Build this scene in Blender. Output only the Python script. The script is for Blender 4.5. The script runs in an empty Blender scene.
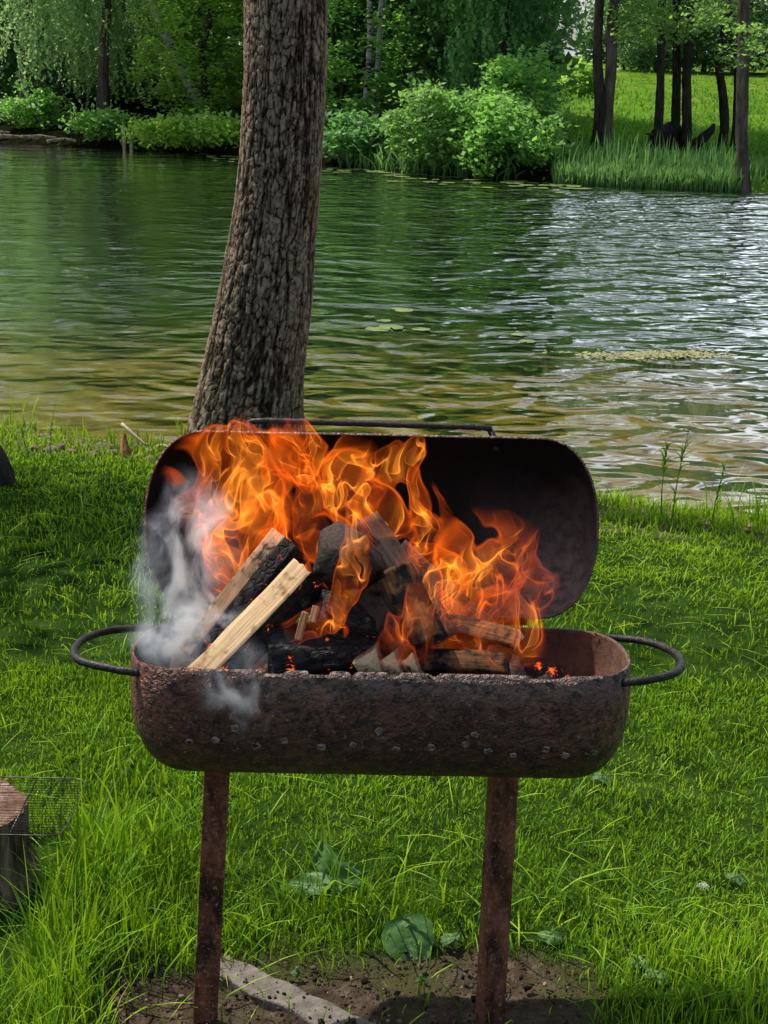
import bpy, bmesh, math, random
import numpy as np
from mathutils import Vector, Matrix, Quaternion

S = bpy.context.scene
COL = S.collection
rng = np.random.default_rng(7)
random.seed(7)
R = math.radians
PI = math.pi

# ------------------------------------------------------------------ camera
CAM = Vector((0.0, 0.0, 1.85))
PITCH, ROLL, FPX = 17.0, 1.2, 1485.0
cd = bpy.data.cameras.new("camera")
cam = bpy.data.objects.new("camera", cd)
COL.objects.link(cam)
cd.sensor_fit = 'VERTICAL'
cd.sensor_height = 24.0
cd.lens = FPX / 1024 * 24.0
cd.clip_start = 0.05
cd.clip_end = 2000
CM = Matrix.Rotation(R(90 - PITCH), 3, 'X') @ Matrix.Rotation(R(ROLL), 3, 'Z')
cam.matrix_world = Matrix.Translation(CAM) @ CM.to_4x4()
S.camera = cam


def ray(px, py):
    return (CM @ Vector(((px - 384) / FPX, -(py - 512) / FPX, -1.0))).normalized()


def atY(px, py, y):
    """the point of the place at distance y in front of the camera's foot, seen in that direction"""
    d = ray(px, py)
    return CAM + d * (y / d.y)


def atZ(px, py, z):
    d = ray(px, py)
    return CAM + d * ((z - CAM.z) / d.z)


def proj(p):
    q = CM.transposed() @ (Vector(p) - CAM)
    return (384 + FPX * q.x / -q.z, 512 - FPX * q.y / -q.z)


# ------------------------------------------------------------------ noise in numpy
def _hash(ix, iy, iz, seed):
    h = (ix.astype(np.int64) * 374761393 + iy.astype(np.int64) * 668265263 + iz.astype(np.int64) * 2147483647 + seed * 1274126177) & 0xFFFFFFFF
    h = ((h ^ (h >> 13)) * 1274126177) & 0xFFFFFFFF
    h = (h ^ (h >> 16)) & 0xFFFFFFFF
    return h / 4294967295.0


def vnoise(x, y, z=None, seed=0):
    x = np.asarray(x, float); y = np.asarray(y, float)
    z = np.zeros_like(x) if z is None else np.asarray(z, float)
    ix, iy, iz = np.floor(x), np.floor(y), np.floor(z)
    fx, fy, fz = x - ix, y - iy, z - iz
    fx = fx * fx * (3 - 2 * fx); fy = fy * fy * (3 - 2 * fy); fz = fz * fz * (3 - 2 * fz)
    r = 0
    for dx in (0, 1):
        for dy in (0, 1):
            for dz in (0, 1):
                w = (fx if dx else 1 - fx) * (fy if dy else 1 - fy) * (fz if dz else 1 - fz)
                r = r + w * _hash(ix + dx, iy + dy, iz + dz, seed)
    return r


def fbm(x, y, z=None, seed=0, octv=4):
    r, a, t = 0, 1.0, 0
    z = np.zeros_like(np.asarray(x, float)) if z is None else z
    for k in range(octv):
        f = 2.0 ** k
        r = r + a * vnoise(np.asarray(x) * f + 11.3 * k, np.asarray(y) * f + 5.7 * k, np.asarray(z) * f + 3.1 * k, seed + k)
        t += a
        a *= 0.5
    return r / t


def sstep(a, b, x):
    t = np.clip((np.asarray(x, float) - a) / (b - a), 0, 1)
    return t * t * (3 - 2 * t)


# ------------------------------------------------------------------ object helpers
def tag(o, label=None, cat=None, group=None, kind=None):
    if label: o["label"] = label
    if cat: o["category"] = cat
    if group: o["group"] = group
    if kind: o["kind"] = kind
    return o


def empty(name, loc=(0, 0, 0), label=None, cat=None, group=None, kind=None):
    o = bpy.data.objects.new(name, None)
    COL.objects.link(o)
    o.location = loc
    o.empty_display_size = 0.1
    return tag(o, label, cat, group, kind)


def link(name, me, mats=(), parent=None, smooth=True):
    o = bpy.data.objects.new(name, me)
    COL.objects.link(o)
    for m in (mats if isinstance(mats, (list, tuple)) else [mats]):
        me.materials.append(m)
    if smooth:
        me.polygons.foreach_set("use_smooth", np.ones(len(me.polygons), dtype=bool))
    if parent is not None:
        o.parent = parent
        o.matrix_parent_inverse = Matrix.Translation(-Vector(parent.location))
    return o


def npmesh(name, verts, faces, attrs=None, mat_idx=None):
    """verts (n,3); faces: (m,k) int array with one k, or list of such arrays; attrs {name: (n,) float} per vertex"""
    me = bpy.data.meshes.new(name)
    verts = np.asarray(verts, dtype=np.float32)
    groups = faces if isinstance(faces, list) else [faces]
    groups = [np.asarray(f, dtype=np.int32) for f in groups if len(f)]
    me.vertices.add(len(verts))
    me.vertices.foreach_set("co", verts.ravel())
    nl = sum(f.size for f in groups)
    me.loops.add(nl)
    me.loops.foreach_set("vertex_index", np.concatenate([f.ravel() for f in groups]))
    tot = np.concatenate([np.full(len(f), f.shape[1], dtype=np.int32) for f in groups])
    st = np.concatenate([[0], np.cumsum(tot)[:-1]]).astype(np.int32)
    me.polygons.add(len(tot))
    me.polygons.foreach_set("loop_start", st)
    me.polygons.foreach_set("loop_total", tot)
    if mat_idx is not None:
        me.polygons.foreach_set("material_index", np.asarray(mat_idx, dtype=np.int32))
    me.update(calc_edges=True)
    for k, v in (attrs or {}).items():
        a = me.attributes.new(k, 'FLOAT', 'POINT')
        a.data.foreach_set("value", np.asarray(v, dtype=np.float32))
    me.validate()
    return me


def bm_mesh(name, bm):
    me = bpy.data.meshes.new(name)
    bmesh.ops.recalc_face_normals(bm, faces=bm.faces)
    bm.to_mesh(me)
    bm.free()
    return me


def grid_faces(nu, nv, close_u=False):
    """vertex (i,j) at i*nv+j ; i along u"""
    iu = np.arange(nu if close_u else nu - 1)
    jv = np.arange(nv - 1)
    I, J = np.meshgrid(iu, jv, indexing='ij')
    I2 = (I + 1) % nu
    return np.stack([I * nv + J, I2 * nv + J, I2 * nv + J + 1, I * nv + J + 1], -1).reshape(-1, 4)


def tube(path, radii, seg=8, caps=True, twist=0.0, lump=0.0, seed=0):
    """verts, faces of a tapered tube along path"""
    path = [Vector(p) for p in path]
    n = len(path)
    if not hasattr(radii, '__len__'):
        radii = [radii] * n
    up = None
    V = []
    for i, p in enumerate(path):
        t = (path[min(i + 1, n - 1)] - path[max(i - 1, 0)])
        t = t.normalized() if t.length > 1e-9 else Vector((0, 0, 1))
        if up is None:
            up = t.orthogonal().normalized()
        else:
            up = (up - t * up.dot(t))
            up = up.normalized() if up.length > 1e-6 else t.orthogonal().normalized()
        b = t.cross(up)
        for k in range(seg):
            a = 2 * PI * k / seg + twist * i
            rr = radii[i]
            if lump:
                rr *= 1 + lump * (float(vnoise(np.array([k * 1.3 + seed]), np.array([i * 0.7 + seed]), None, seed)[0]) - 0.5) * 2
            V.append(p + (up * math.cos(a) + b * math.sin(a)) * rr)
    F = []
    for i in range(n - 1):
        for k in range(seg):
            k2 = (k + 1) % seg
            F.append((i * seg + k, i * seg + k2, (i + 1) * seg + k2, (i + 1) * seg + k))
    C = []
    if caps:
        c0 = len(V); V.append(path[0]); c1 = len(V); V.append(path[-1])
        for k in range(seg):
            k2 = (k + 1) % seg
            C.append((c0, k2, k)); C.append((c1, (n - 1) * seg + k, (n - 1) * seg + k2))
    return np.array([tuple(v) for v in V]), np.array(F), np.array(C).reshape(-1, 3)


class Acc:
    """collects numpy geometry for ONE mesh"""
    def __init__(self):
        self.v, self.q, self.t, self.a, self.n = [], [], [], {}, 0
    def add(self, co, q=(), t=(), **attrs):
        co = np.asarray(co, float)
        if len(q): self.q.append(np.asarray(q) + self.n)
        if len(t): self.t.append(np.asarray(t) + self.n)
        self.v.append(co)
        for k, val in attrs.items():
            self.a.setdefault(k, []).append(np.broadcast_to(np.asarray(val, float), (len(co),)))
        self.n += len(co)
    def tube(self, path, radii, seg=8, **kw):
        at = kw.pop('attrs', {})
        v, q, t = tube(path, radii, seg, **kw)
        self.add(v, q, t, **at)
    def build(self, name, mats, parent=None, smooth=True):
        me = npmesh(name, np.concatenate(self.v), [np.concatenate(x) for x in (self.q, self.t) if x],
                    {k: np.concatenate(x) for k, x in self.a.items()})
        return link(name, me, mats, parent, smooth)


def catmull(pts, n=8):
    pts = [Vector(p) for p in pts]
    P = [pts[0] * 2 - pts[1]] + pts + [pts[-1] * 2 - pts[-2]]
    out = []
    for i in range(1, len(P) - 2):
        for k in range(n):
            t = k / n
            a, b, c, d = P[i - 1], P[i], P[i + 1], P[i + 2]
            out.append(0.5 * ((2 * b) + (c - a) * t + (2 * a - 5 * b + 4 * c - d) * t * t + (3 * b - a - 3 * c + d) * t ** 3))
    out.append(pts[-1])
    return out


# ------------------------------------------------------------------ node helpers
class NT:
    def __init__(self, name):
        self.m = bpy.data.materials.new(name)
        self.m.use_nodes = True
        self.t = self.m.node_tree
        self.t.nodes.clear()
        self.out = self.t.nodes.new('ShaderNodeOutputMaterial')
    def n(self, typ, **kw):
        nd = self.t.nodes.new(typ)
        for k, v in kw.items():
            if k == 'ins':
                for a, b in v.items():
                    self.set(nd, a, b)
            else:
                setattr(nd, k, v)
        return nd
    def set(self, nd, key, val):
        s = nd.inputs[key]
        if isinstance(val, bpy.types.NodeSocket):
            self.t.links.new(val, s)
        elif isinstance(val, bpy.types.Node):
            self.t.links.new(val.outputs[0], s)
        else:
            if s.type == 'RGBA' and hasattr(val, '__len__') and len(val) == 3:
                val = (*val, 1)
            s.default_value = val
    def math(self, op, a, b=None, c=None, clamp=False):
        nd = self.n('ShaderNodeMath', operation=op, use_clamp=clamp)
        for i, x in enumerate((a, b, c)):
            if x is not None:
                self.set(nd, i, x)
        return nd.outputs[0]
    def vmath(self, op, a, b=None):
        nd = self.n('ShaderNodeVectorMath', operation=op)
        self.set(nd, 0, a)
        if b is not None:
            if op == 'SCALE': self.set(nd, 'Scale', b)
            else: self.set(nd, 1, b)
        return nd.outputs[1] if op in ('LENGTH', 'DOT_PRODUCT', 'DISTANCE') else nd.outputs[0]
    def pos(self):
        return self.n('ShaderNodeNewGeometry').outputs['Position']
    def objco(self):
        return self.n('ShaderNodeTexCoord').outputs['Object']
    def noise(self, vec, scale, detail=4, rough=0.55, dist=0.0, col=False, **kw):
        nd = self.n('ShaderNodeTexNoise', ins={'Vector': vec, 'Scale': scale, 'Detail': detail, 'Roughness': rough, 'Distortion': dist})
        return nd.outputs['Color' if col else 'Fac']
    def voro(self, vec, scale, feature='F1', out='Distance', rand=1.0):
        nd = self.n('ShaderNodeTexVoronoi', feature=feature, ins={'Vector': vec, 'Scale': scale, 'Randomness': rand})
        return nd.outputs[out]
    def ramp(self, fac, stops, interp='LINEAR'):
        nd = self.n('ShaderNodeValToRGB', ins={'Fac': fac})
        cr = nd.color_ramp
        cr.interpolation = interp
        while len(cr.elements) < len(stops):
            cr.elements.new(0.5)
        for e, (p, c) in zip(cr.elements, stops):
            e.position = p
            e.color = (*c, 1) if hasattr(c, '__len__') else (c, c, c, 1)
        return nd.outputs['Color']
    def mix(self, fac, a, b, mode='MIX'):
        nd = self.n('ShaderNodeMix', data_type='RGBA', blend_type=mode)
        self.set(nd, 0, fac); self.set(nd, 6, a); self.set(nd, 7, b)
        return nd.outputs[2]
    def maprange(self, v, a, b, c=0.0, d=1.0, smooth=False):
        nd = self.n('ShaderNodeMapRange', interpolation_type='SMOOTHSTEP' if smooth else 'LINEAR')
        for i, x in enumerate((v, a, b, c, d)):
            self.set(nd, i, x)
        return nd.outputs[0]
    def scalev(self, vec, s, loc=(0, 0, 0), rot=(0, 0, 0)):
        return self.n('ShaderNodeMapping', ins={'Vector': vec, 'Scale': s, 'Location': loc, 'Rotation': rot}).outputs[0]
    def attr(self, name, out='Fac'):
        return self.n('ShaderNodeAttribute', attribute_name=name).outputs[out]
    def bump(self, h, dist, strength=1.0, normal=None):
        nd = self.n('ShaderNodeBump', ins={'Height': h, 'Distance': dist, 'Strength': strength})
        if normal is not None: self.set(nd, 'Normal', normal)
        return nd.outputs[0]
    def sep(self, vec):
        return self.n('ShaderNodeSeparateXYZ', ins={0: vec}).outputs
    def principled(self, color, rough=0.6, metal=0.0, normal=None, spec=0.5, **kw):
        nd = self.n('ShaderNodeBsdfPrincipled', ins={'Base Color': color, 'Roughness': rough, 'Metallic': metal, 'Specular IOR Level': spec})
        for k, v in kw.items():
            self.set(nd, k.replace('_', ' '), v)
        if normal is not None: self.set(nd, 'Normal', normal)
        return nd.outputs[0]
    def surf(self, s):
        self.t.links.new(s, self.out.inputs['Surface'])
        return self.m
    def vol(self, s):
        self.t.links.new(s, self.out.inputs['Volume'])
        return self.m


def leaf_material(name, dark, light, trans=0.4, rough=0.45, spec=0.35, scale=0.6):
    """leaf or blade: colour from the per-vertex attribute 'v' plus broad noise; lets light through"""
    n = NT(name)
    v = n.attr('v')
    pn = n.noise(n.pos(), scale, 2)
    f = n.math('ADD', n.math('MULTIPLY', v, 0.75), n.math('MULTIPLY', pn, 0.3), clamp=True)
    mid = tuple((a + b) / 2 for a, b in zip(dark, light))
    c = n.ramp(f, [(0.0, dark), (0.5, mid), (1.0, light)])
    p = n.principled(c, rough, 0, None, spec)
    tr = n.n('ShaderNodeBsdfTranslucent', ins={'Color': n.mix(0.6, c, (min(light[0] * 1.15, .8), min(light[1] * 1.4, .9), light[2] * 0.9))}).outputs[0]
    mx = n.n('ShaderNodeMixShader', ins={0: trans, 1: p, 2: tr}).outputs[0]
    return n.surf(mx)


# ------------------------------------------------------------------ world and sun
SUN_EL, SUN_AZ = 58.0, 56.0         # azimuth: degrees from +Y towards -X: beyond the grill, to the left
w = bpy.data.worlds.new("World")
S.world = w
w.use_nodes = True
wt = w.node_tree
wt.nodes.clear()
wo = wt.nodes.new('ShaderNodeOutputWorld')
bg = wt.nodes.new('ShaderNodeBackground')
sky = wt.nodes.new('ShaderNodeTexSky')
sky.sky_type = 'NISHITA'
sky.sun_disc = False
sky.sun_elevation = R(SUN_EL)
sky.sun_rotation = R(-SUN_AZ)
sky.dust_density = 1.5
# thin cloud over the sky; unseen bright bank added to whiten the water
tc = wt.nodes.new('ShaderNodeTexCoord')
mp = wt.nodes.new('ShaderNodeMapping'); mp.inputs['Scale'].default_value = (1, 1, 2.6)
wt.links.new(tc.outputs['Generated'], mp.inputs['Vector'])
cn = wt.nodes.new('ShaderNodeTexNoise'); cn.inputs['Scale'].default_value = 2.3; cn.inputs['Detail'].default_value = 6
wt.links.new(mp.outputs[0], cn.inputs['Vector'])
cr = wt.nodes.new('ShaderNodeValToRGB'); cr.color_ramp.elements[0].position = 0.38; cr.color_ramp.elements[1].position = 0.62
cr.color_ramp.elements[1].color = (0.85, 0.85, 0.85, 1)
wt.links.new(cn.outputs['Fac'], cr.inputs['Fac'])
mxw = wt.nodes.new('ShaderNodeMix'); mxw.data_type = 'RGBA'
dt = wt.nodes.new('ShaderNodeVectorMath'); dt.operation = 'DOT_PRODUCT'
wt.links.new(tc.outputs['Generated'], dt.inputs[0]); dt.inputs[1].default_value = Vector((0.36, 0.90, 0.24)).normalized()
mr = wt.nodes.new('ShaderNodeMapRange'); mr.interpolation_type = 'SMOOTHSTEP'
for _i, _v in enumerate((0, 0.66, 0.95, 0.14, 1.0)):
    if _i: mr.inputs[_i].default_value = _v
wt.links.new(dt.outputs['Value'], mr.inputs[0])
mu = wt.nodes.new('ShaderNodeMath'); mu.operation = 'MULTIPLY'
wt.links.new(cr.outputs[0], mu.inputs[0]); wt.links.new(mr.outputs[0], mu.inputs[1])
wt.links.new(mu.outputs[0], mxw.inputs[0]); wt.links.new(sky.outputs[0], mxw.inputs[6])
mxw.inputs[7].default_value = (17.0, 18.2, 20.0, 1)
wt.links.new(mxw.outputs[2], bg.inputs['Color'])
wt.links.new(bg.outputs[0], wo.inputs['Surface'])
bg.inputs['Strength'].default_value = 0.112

sd = Vector((-math.sin(R(SUN_AZ)) * math.cos(R(SUN_EL)), math.cos(R(SUN_AZ)) * math.cos(R(SUN_EL)), math.sin(R(SUN_EL))))
ld = bpy.data.lights.new("sun", 'SUN')
ld.energy = 5.0
ld.angle = R(0.53)
ld.color = (1.0, 0.94, 0.82)
sun = bpy.data.objects.new("sun", ld)
COL.objects.link(sun)
sun.rotation_mode = 'QUATERNION'
sun.rotation_quaternion = sd.to_track_quat('Z', 'Y')

S.view_settings.view_transform = 'Standard'
S.view_settings.look = 'None'
S.view_settings.exposure = 0
S.cycles.use_denoising = True
S.cycles.max_bounces = 8
S.cycles.transparent_max_bounces = 12
S.cycles.volume_bounces = 3
S.cycles.sample_clamp_indirect = 6

FLAME_E = 42.0
SMOKE_D = 46.0
# ================================================================== THE SETTING: ground, water, lawn
WATER_Z = -0.36


def shore(x):
    x = np.asarray(x, float)
    return 8.02 - 0.37 * x + 0.22 * (vnoise(x * 0.9, x * 0 + 3.3, None, 5) - 0.5) + 0.12 * (vnoise(x * 3.1, x * 0 + 1.3, None, 6) - 0.5)


_fp = [atZ(px, py, WATER_Z) for px, py in ((-500, 118), (0, 141), (120, 149), (250, 158), (400, 173), (560, 184), (768, 191), (1100, 204))]
_fx = np.array([-400] + [p.x for p in _fp] + [300]); _fy = np.array([_fp[0].y + 25] + [p.y for p in _fp] + [_fp[-1].y - 2])


def farshore(x):
    x = np.asarray(x, float)
    return np.interp(x, _fx, _fy) + 0.7 * (vnoise(x * 0.35, x * 0 + 9.1, None, 8) - 0.5)


def ground_z(x, y):
    x = np.asarray(x, float); y = np.asarray(y, float)
    s = shore(x) - y                                   # metres of land before the near water's edge
    near = WATER_Z + 0.36 * sstep(-0.1, 3.3, s) + np.where(s < 0.3, (s - 0.3) * 0.16 * sstep(0.6, -0.6, s), 0) + 0.05 * sstep(0, .35, s)
    near = np.maximum(near, -1.6)
    near = near + 0.035 * (fbm(x * 1.1, y * 1.1, None, 21, 3) - 0.5) * sstep(-0.5, 1.2, s) + 0.02 * (fbm(x * 7, y * 7, None, 22, 3) - 0.5)
    f = y - farshore(x)
    t = sstep(-2, 9, x)                                # meadow at right, wooded bank at left
    far = WATER_Z + np.clip(f, -9, 0) * 0.16 + (0.14 + 0.10 * (1 - t)) * sstep(-0.1, 0.9, f) + (0.036 + 0.016 * (1 - t)) * np.clip(f, 0, 46) + 0.006 * np.clip(f - 46, 0, 300)
    far = far + 0.25 * (fbm(x * 0.12, y * 0.12, None, 31, 3) - 0.5) * sstep(0.5, 8, f)
    return np.where(y < shore(x) + 7, near, far)


def dirt_mask(x, y):
    """1 where the soil by the grill is trodden bare"""
    e = 2.71 + 0.13 * (fbm(np.asarray(x) * 4.2, np.asarray(y) * 4.2, None, 41, 3) - 0.5) * 2
    a = sstep(e + 0.05, e - 0.07, y)
    b = sstep(-0.64, -0.50, x + 0.10 * (vnoise(np.asarray(x) * 9, np.asarray(y) * 9, None, 43) - 0.5)) * sstep(0.54, 0.36, x + 0.10 * (vnoise(np.asarray(x) * 7, np.asarray(y) * 7, None, 44) - 0.5))
    return a * b


ys = np.concatenate([np.linspace(-40, 1.6, 40), np.arange(1.65, 3.2, 0.022), np.arange(3.22, 12, 0.06), np.arange(12.2, 22, 0.6),
                     np.arange(22, 75, 0.5), np.geomspace(76, 1500, 40)])
us = np.linspace(-1, 1, 301)
us = np.sign(us) * np.abs(us) ** 1.35
Y, U = np.meshgrid(ys, us, indexing='ij')
X = U * (3.0 + 0.95 * np.abs(Y))
Z = ground_z(X, Y)
dm = dirt_mask(X, Y)
Z = Z - 0.012 * dm + dm * 0.022 * (fbm(X * 24, Y * 24, None, 51, 3) - 0.5)
me = npmesh("ground", np.stack([X, Y, Z], -1).reshape(-1, 3), grid_faces(len(ys), len(us))[:, ::-1], {"dirt": dm.ravel()})
n = NT("ground")
p = n.pos(); sx = n.sep(p)
soil = n.ramp(n.noise(p, 22, 6, 0.65), [(0.25, (0.026, 0.017, 0.012)), (0.5, (0.085, 0.060, 0.042)), (0.75, (0.19, 0.15, 0.115))])
soil2 = n.mix(n.maprange(n.noise(p, 3.5, 3), 0.45, 0.62), soil, (0.075, 0.07, 0.03), 'MIX')
turf = n.ramp(n.noise(p, 9, 4), [(0.3, (0.012, 0.024, 0.006)), (0.6, (0.035, 0.075, 0.012)), (0.8, (0.075, 0.09, 0.03))])
meadow = n.ramp(n.noise(n.scalev(p, (1, 0.5, 1)), 1.1, 5, 0.6), [(0.3, (0.06, 0.12, 0.012)), (0.55, (0.12, 0.21, 0.022)), (0.75, (0.20, 0.27, 0.05))])
sand = n.ramp(n.voro(p, 26), [(0.0, (0.42, 0.33, 0.25)), (0.4, (0.27, 0.20, 0.14)), (0.8, (0.07, 0.05, 0.03))])
base = n.mix(n.attr("dirt"), turf, soil2)
zz = n.math('ADD', sx[2], n.math('MULTIPLY', n.math('SUBTRACT', n.noise(p, 5, 3), 0.5), 0.12))
nearm = n.maprange(sx[1], 12, 13, 1, 0)
base = n.mix(n.math('MULTIPLY', nearm, n.maprange(zz, -0.20, -0.28, 0, 1)), base, sand)
meadow = n.mix(n.maprange(n.math('ADD', sx[0], n.math('MULTIPLY', n.noise(p, 0.4, 3), 2)), 4.5, 6.0), (0.012, 0.014, 0.006), meadow)
base = n.mix(n.maprange(sx[1], 14, 16), base, meadow)
h = n.math('ADD', n.noise(p, 40, 5, 0.7), n.math('MULTIPLY', n.noise(p, 150, 3), 0.4))
ground = link("ground", me, n.surf(n.principled(base, 0.92, 0, n.bump(h, 0.02, 0.9), 0.0)))
tag(ground, kind="structure")

# ---- water
ys = np.concatenate([np.arange(5.5, 14, 0.25), np.arange(14, 75, 1.0)])
us = np.linspace(-1, 1, 61)
Y, U = np.meshgrid(ys, us, indexing='ij')
X = U * (8 + 1.3 * Y)
me = npmesh("water", np.stack([X, Y, X * 0 + WATER_Z], -1).reshape(-1, 3), grid_faces(len(ys), len(us))[:, ::-1])
n = NT("water")
p = n.pos(); sx = n.sep(p)
dist = n.math('SUBTRACT', n.math('ADD', sx[1], n.math('MULTIPLY', sx[0], 0.37)), 8.02)   # metres out from the near edge
dist = n.math('ADD', dist, n.math('MULTIPLY', n.math('SUBTRACT', n.noise(p, 0.7, 3), 0.5), 3.0))
bed = n.ramp(n.noise(n.scalev(p, (1, 0.55, 1)), 3.0, 4, 0.6), [(0.3, (0.075, 0.054, 0.004)), (0.5, (0.130, 0.094, 0.008)), (0.75, (0.19, 0.14, 0.020))])
f = n.ramp(n.maprange(dist, 0, 6.2), [(0.0, 0.0), (0.35, 0.05), (0.7, 0.75), (1.0, 1.0)])
body = n.mix(f, bed, (0.011, 0.034, 0.007))
# ripples: small wavelets near, longer ones across, nearly still under the trees on the left
rip = n.maprange(n.math('ADD', sx[0], n.math('MULTIPLY', n.noise(p, 0.25, 2), 2.0)), -3.0, 3.0, 0.24, 1.75, True)
q = n.scalev(p, (0.72, 1.0, 1), rot=(0, 0, R(-16)))
w1 = n.noise(q, 2.7, 1.0, 0.4, 0.7)
w2 = n.noise(q, 7.0, 0.5, 0.4, 0.5)
w3 = n.noise(q, 0.9, 2.0, 0.5, 0.2)
hh = n.math('ADD', n.math('MULTIPLY', w1, 0.082), n.math('ADD', n.math('MULTIPLY', w2, 0.020), n.math('MULTIPLY', w3, 0.16)))
hh = n.math('MULTIPLY', hh, rip)
nb = n.bump(hh, 1.0, 1.0)
fr = n.math('MULTIPLY', n.n('ShaderNodeFresnel', ins={'IOR': 1.333, 'Normal': nb}).outputs[0], n.maprange(dist, 0.0, 7.0, 1.5, 2.7), clamp=True)
dif = n.n('ShaderNodeBsdfDiffuse', ins={'Color': body, 'Normal': nb}).outputs[0]
glo = n.n('ShaderNodeBsdfGlossy', ins={'Color': (1, 1, 1), 'Roughness': 0.09, 'Normal': nb}).outputs[0]
water = link("water", me, n.surf(n.n('ShaderNodeMixShader', ins={0: fr, 1: dif, 2: glo}).outputs[0]))
tag(water, kind="structure")


# ---- grass
def blades(x, y, z, L, W, bend, v, azim=None, seed=1):
    """curved tapering blades: 7 vertices each"""
    g = np.random.default_rng(seed)
    N = len(x)
    az = g.uniform(0, 2 * PI, N) if azim is None else azim
    fa = az + PI / 2 + g.normal(0, 0.5, N)
    dx, dy = np.cos(az), np.sin(az)
    wx, wy = np.cos(fa), np.sin(fa)
    V = np.zeros((N, 7, 3), np.float32)
    vv = np.zeros((N, 7), np.float32)
    k = 0
    for t, wf in ((0.0, 0.8), (0.38, 1.0), (0.75, 0.62), (1.0, 0.0)):
        ho = bend * L * t * t
        up = L * t * (1 - 0.32 * np.minimum(bend, 1.6) * t)
        cx, cy, cz = x + dx * ho, y + dy * ho, z - 0.01 + up
        for sgn in ((-1, 1) if wf else (0,)):
            V[:, k, 0] = cx + wx * W * wf * 0.5 * sgn
            V[:, k, 1] = cy + wy * W * wf * 0.5 * sgn
            V[:, k, 2] = cz
            vv[:, k] = np.clip(v * (0.10 + 0.90 * t ** 1.2) + 0.10 * t - 0.02, 0, 1)  # colour darkens to the root, painting the shade between blades
            k += 1
    b = (np.arange(N) * 7)[:, None]
    q = np.concatenate([b + np.array([0, 1, 3, 2]), b + np.array([2, 3, 5, 4])])
    t = b + np.array([4, 5, 6])
    return V.reshape(-1, 3), q, t, vv.ravel()


def scatter(n, y0, y1, spread, seed, xs=None):
    g = np.random.default_rng(seed)
    # even per square metre inside the wedge |x| < spread*y + 0.5
    y = np.sqrt(g.uniform(0, 1, n) * (y1 ** 2 - y0 ** 2) + y0 ** 2)
    x = g.uniform(-1, 1, n) * (spread * y + 0.35)
    return x, y


GR = Acc()


def add_grass(n, y0, y1, spread, seed, Lf, Wf, keep, bendm=(0.08, 0.7), vf=None):
    g = np.random.default_rng(seed + 100)
    x, y = scatter(n, y0, y1, spread, seed)
    k = g.uniform(0, 1, n) < keep(x, y)
    x, y = x[k], y[k]
    z = ground_z(x, y)
    N = len(x)
    L = Lf(x, y) * g.lognormal(0, 0.28, N)
    W = Wf(x, y) * g.uniform(0.7, 1.3, N)
    bend = g.uniform(*bendm, N)
    v = np.clip((vf(x, y) if vf else 0.5) + g.normal(0, 0.21, N), 0.02, 1)
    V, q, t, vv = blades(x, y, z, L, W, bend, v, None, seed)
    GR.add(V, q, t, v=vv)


def land(x, y): return sstep(0.05, 0.35, shore(x) - y)
def clump(x, y, s, seed): return vnoise(x * s, y * s, None, seed)
def lawn_v(x, y): return 0.05 + 0.85 * fbm(x * 1.3, y * 2.0, None, 61, 3) + 0.22 * (clump(x, y, 9, 62) - 0.5) + 0.16 * sstep(4.2, 6, y) * sstep(0.3, 1.2, x)  # far right raised in tone: yellow grass and sunlit patches, both as colour
def notslab(x, y): return 1 - ((x > -0.60) & (x < -0.05) & (y < 2.74)).astype(float) * 0.9


def keep_lawn(x, y):
    thin = 0.6 + 0.4 * sstep(0.35, 0.6, clump(x, y, 5, 63))
    stump = 1 - ((x < -.70) & (y > 2.48) & (y < 3.16)) * 1.0
    sand = 1 - 0.85 * sstep(-0.7, -1.1, x) * sstep(0.75, 0.35, shore(x) - y)
    return land(x, y) * (1 - 0.985 * dirt_mask(x, y)) * thin * stump * sand


def far_w(x, y): return 0.0028 + 0.0008 * np.clip(y - 2.5, 0, 6)
def lawn_len(x, y):
    longl = sstep(-0.30, -0.62, x) * sstep(3.5, 2.9, y)          # rank grass at the left, by the stump
    edge = sstep(1.3, 0.4, shore(x) - y)
    corner = sstep(0.35, 0.7, x) * sstep(2.95, 2.6, y)
    return 0.031 + 0.014 * (clump(x, y, 3, 64) - 0.5) * 2 + 0.07 * longl + 0.05 * edge + 0.035 * corner + 0.025 * sstep(3.2, 2.75, y) * sstep(.3, -.1, x)


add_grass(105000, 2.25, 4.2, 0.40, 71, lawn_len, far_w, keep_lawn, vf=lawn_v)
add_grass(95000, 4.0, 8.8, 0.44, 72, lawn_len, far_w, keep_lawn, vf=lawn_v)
# rank long blades at the left and a few tall ones through the lawn
def keep_rank(x, y): return keep_lawn(x, y) * (0.9 * sstep(-0.28, -0.55, x) * sstep(3.6, 3.0, y) * sstep(0.35, 0.6, clump(x, y, 6, 65)) + 0.001 + 0.5 * np.exp(-(((x + .03) / .14) ** 2 + ((y - 2.86) / .07) ** 2)))
add_grass(30000, 2.2, 4.2, 0.42, 73, lambda x, y: 0.19 + 0 * x, lambda x, y: 0.0056 + 0 * x, keep_rank, (0.1, 0.85), vf=lambda x, y: 0.35 + 0.45 * (clump(x, y, 8, 66) - .5))
def keep_mid(x, y): return keep_lawn(x, y) * sstep(3.3, 2.75, y) * (0.25 + .75 * sstep(.45, .6, clump(x, y, 7, 67)))
add_grass(6000, 2.3, 3.4, 0.40, 74, lambda x, y: 0.085 + 0 * x, lambda x, y: 0.0045 + 0 * x, keep_mid, (0.4, 1.5), vf=lambda x, y: 0.48 + 0 * x)
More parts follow.
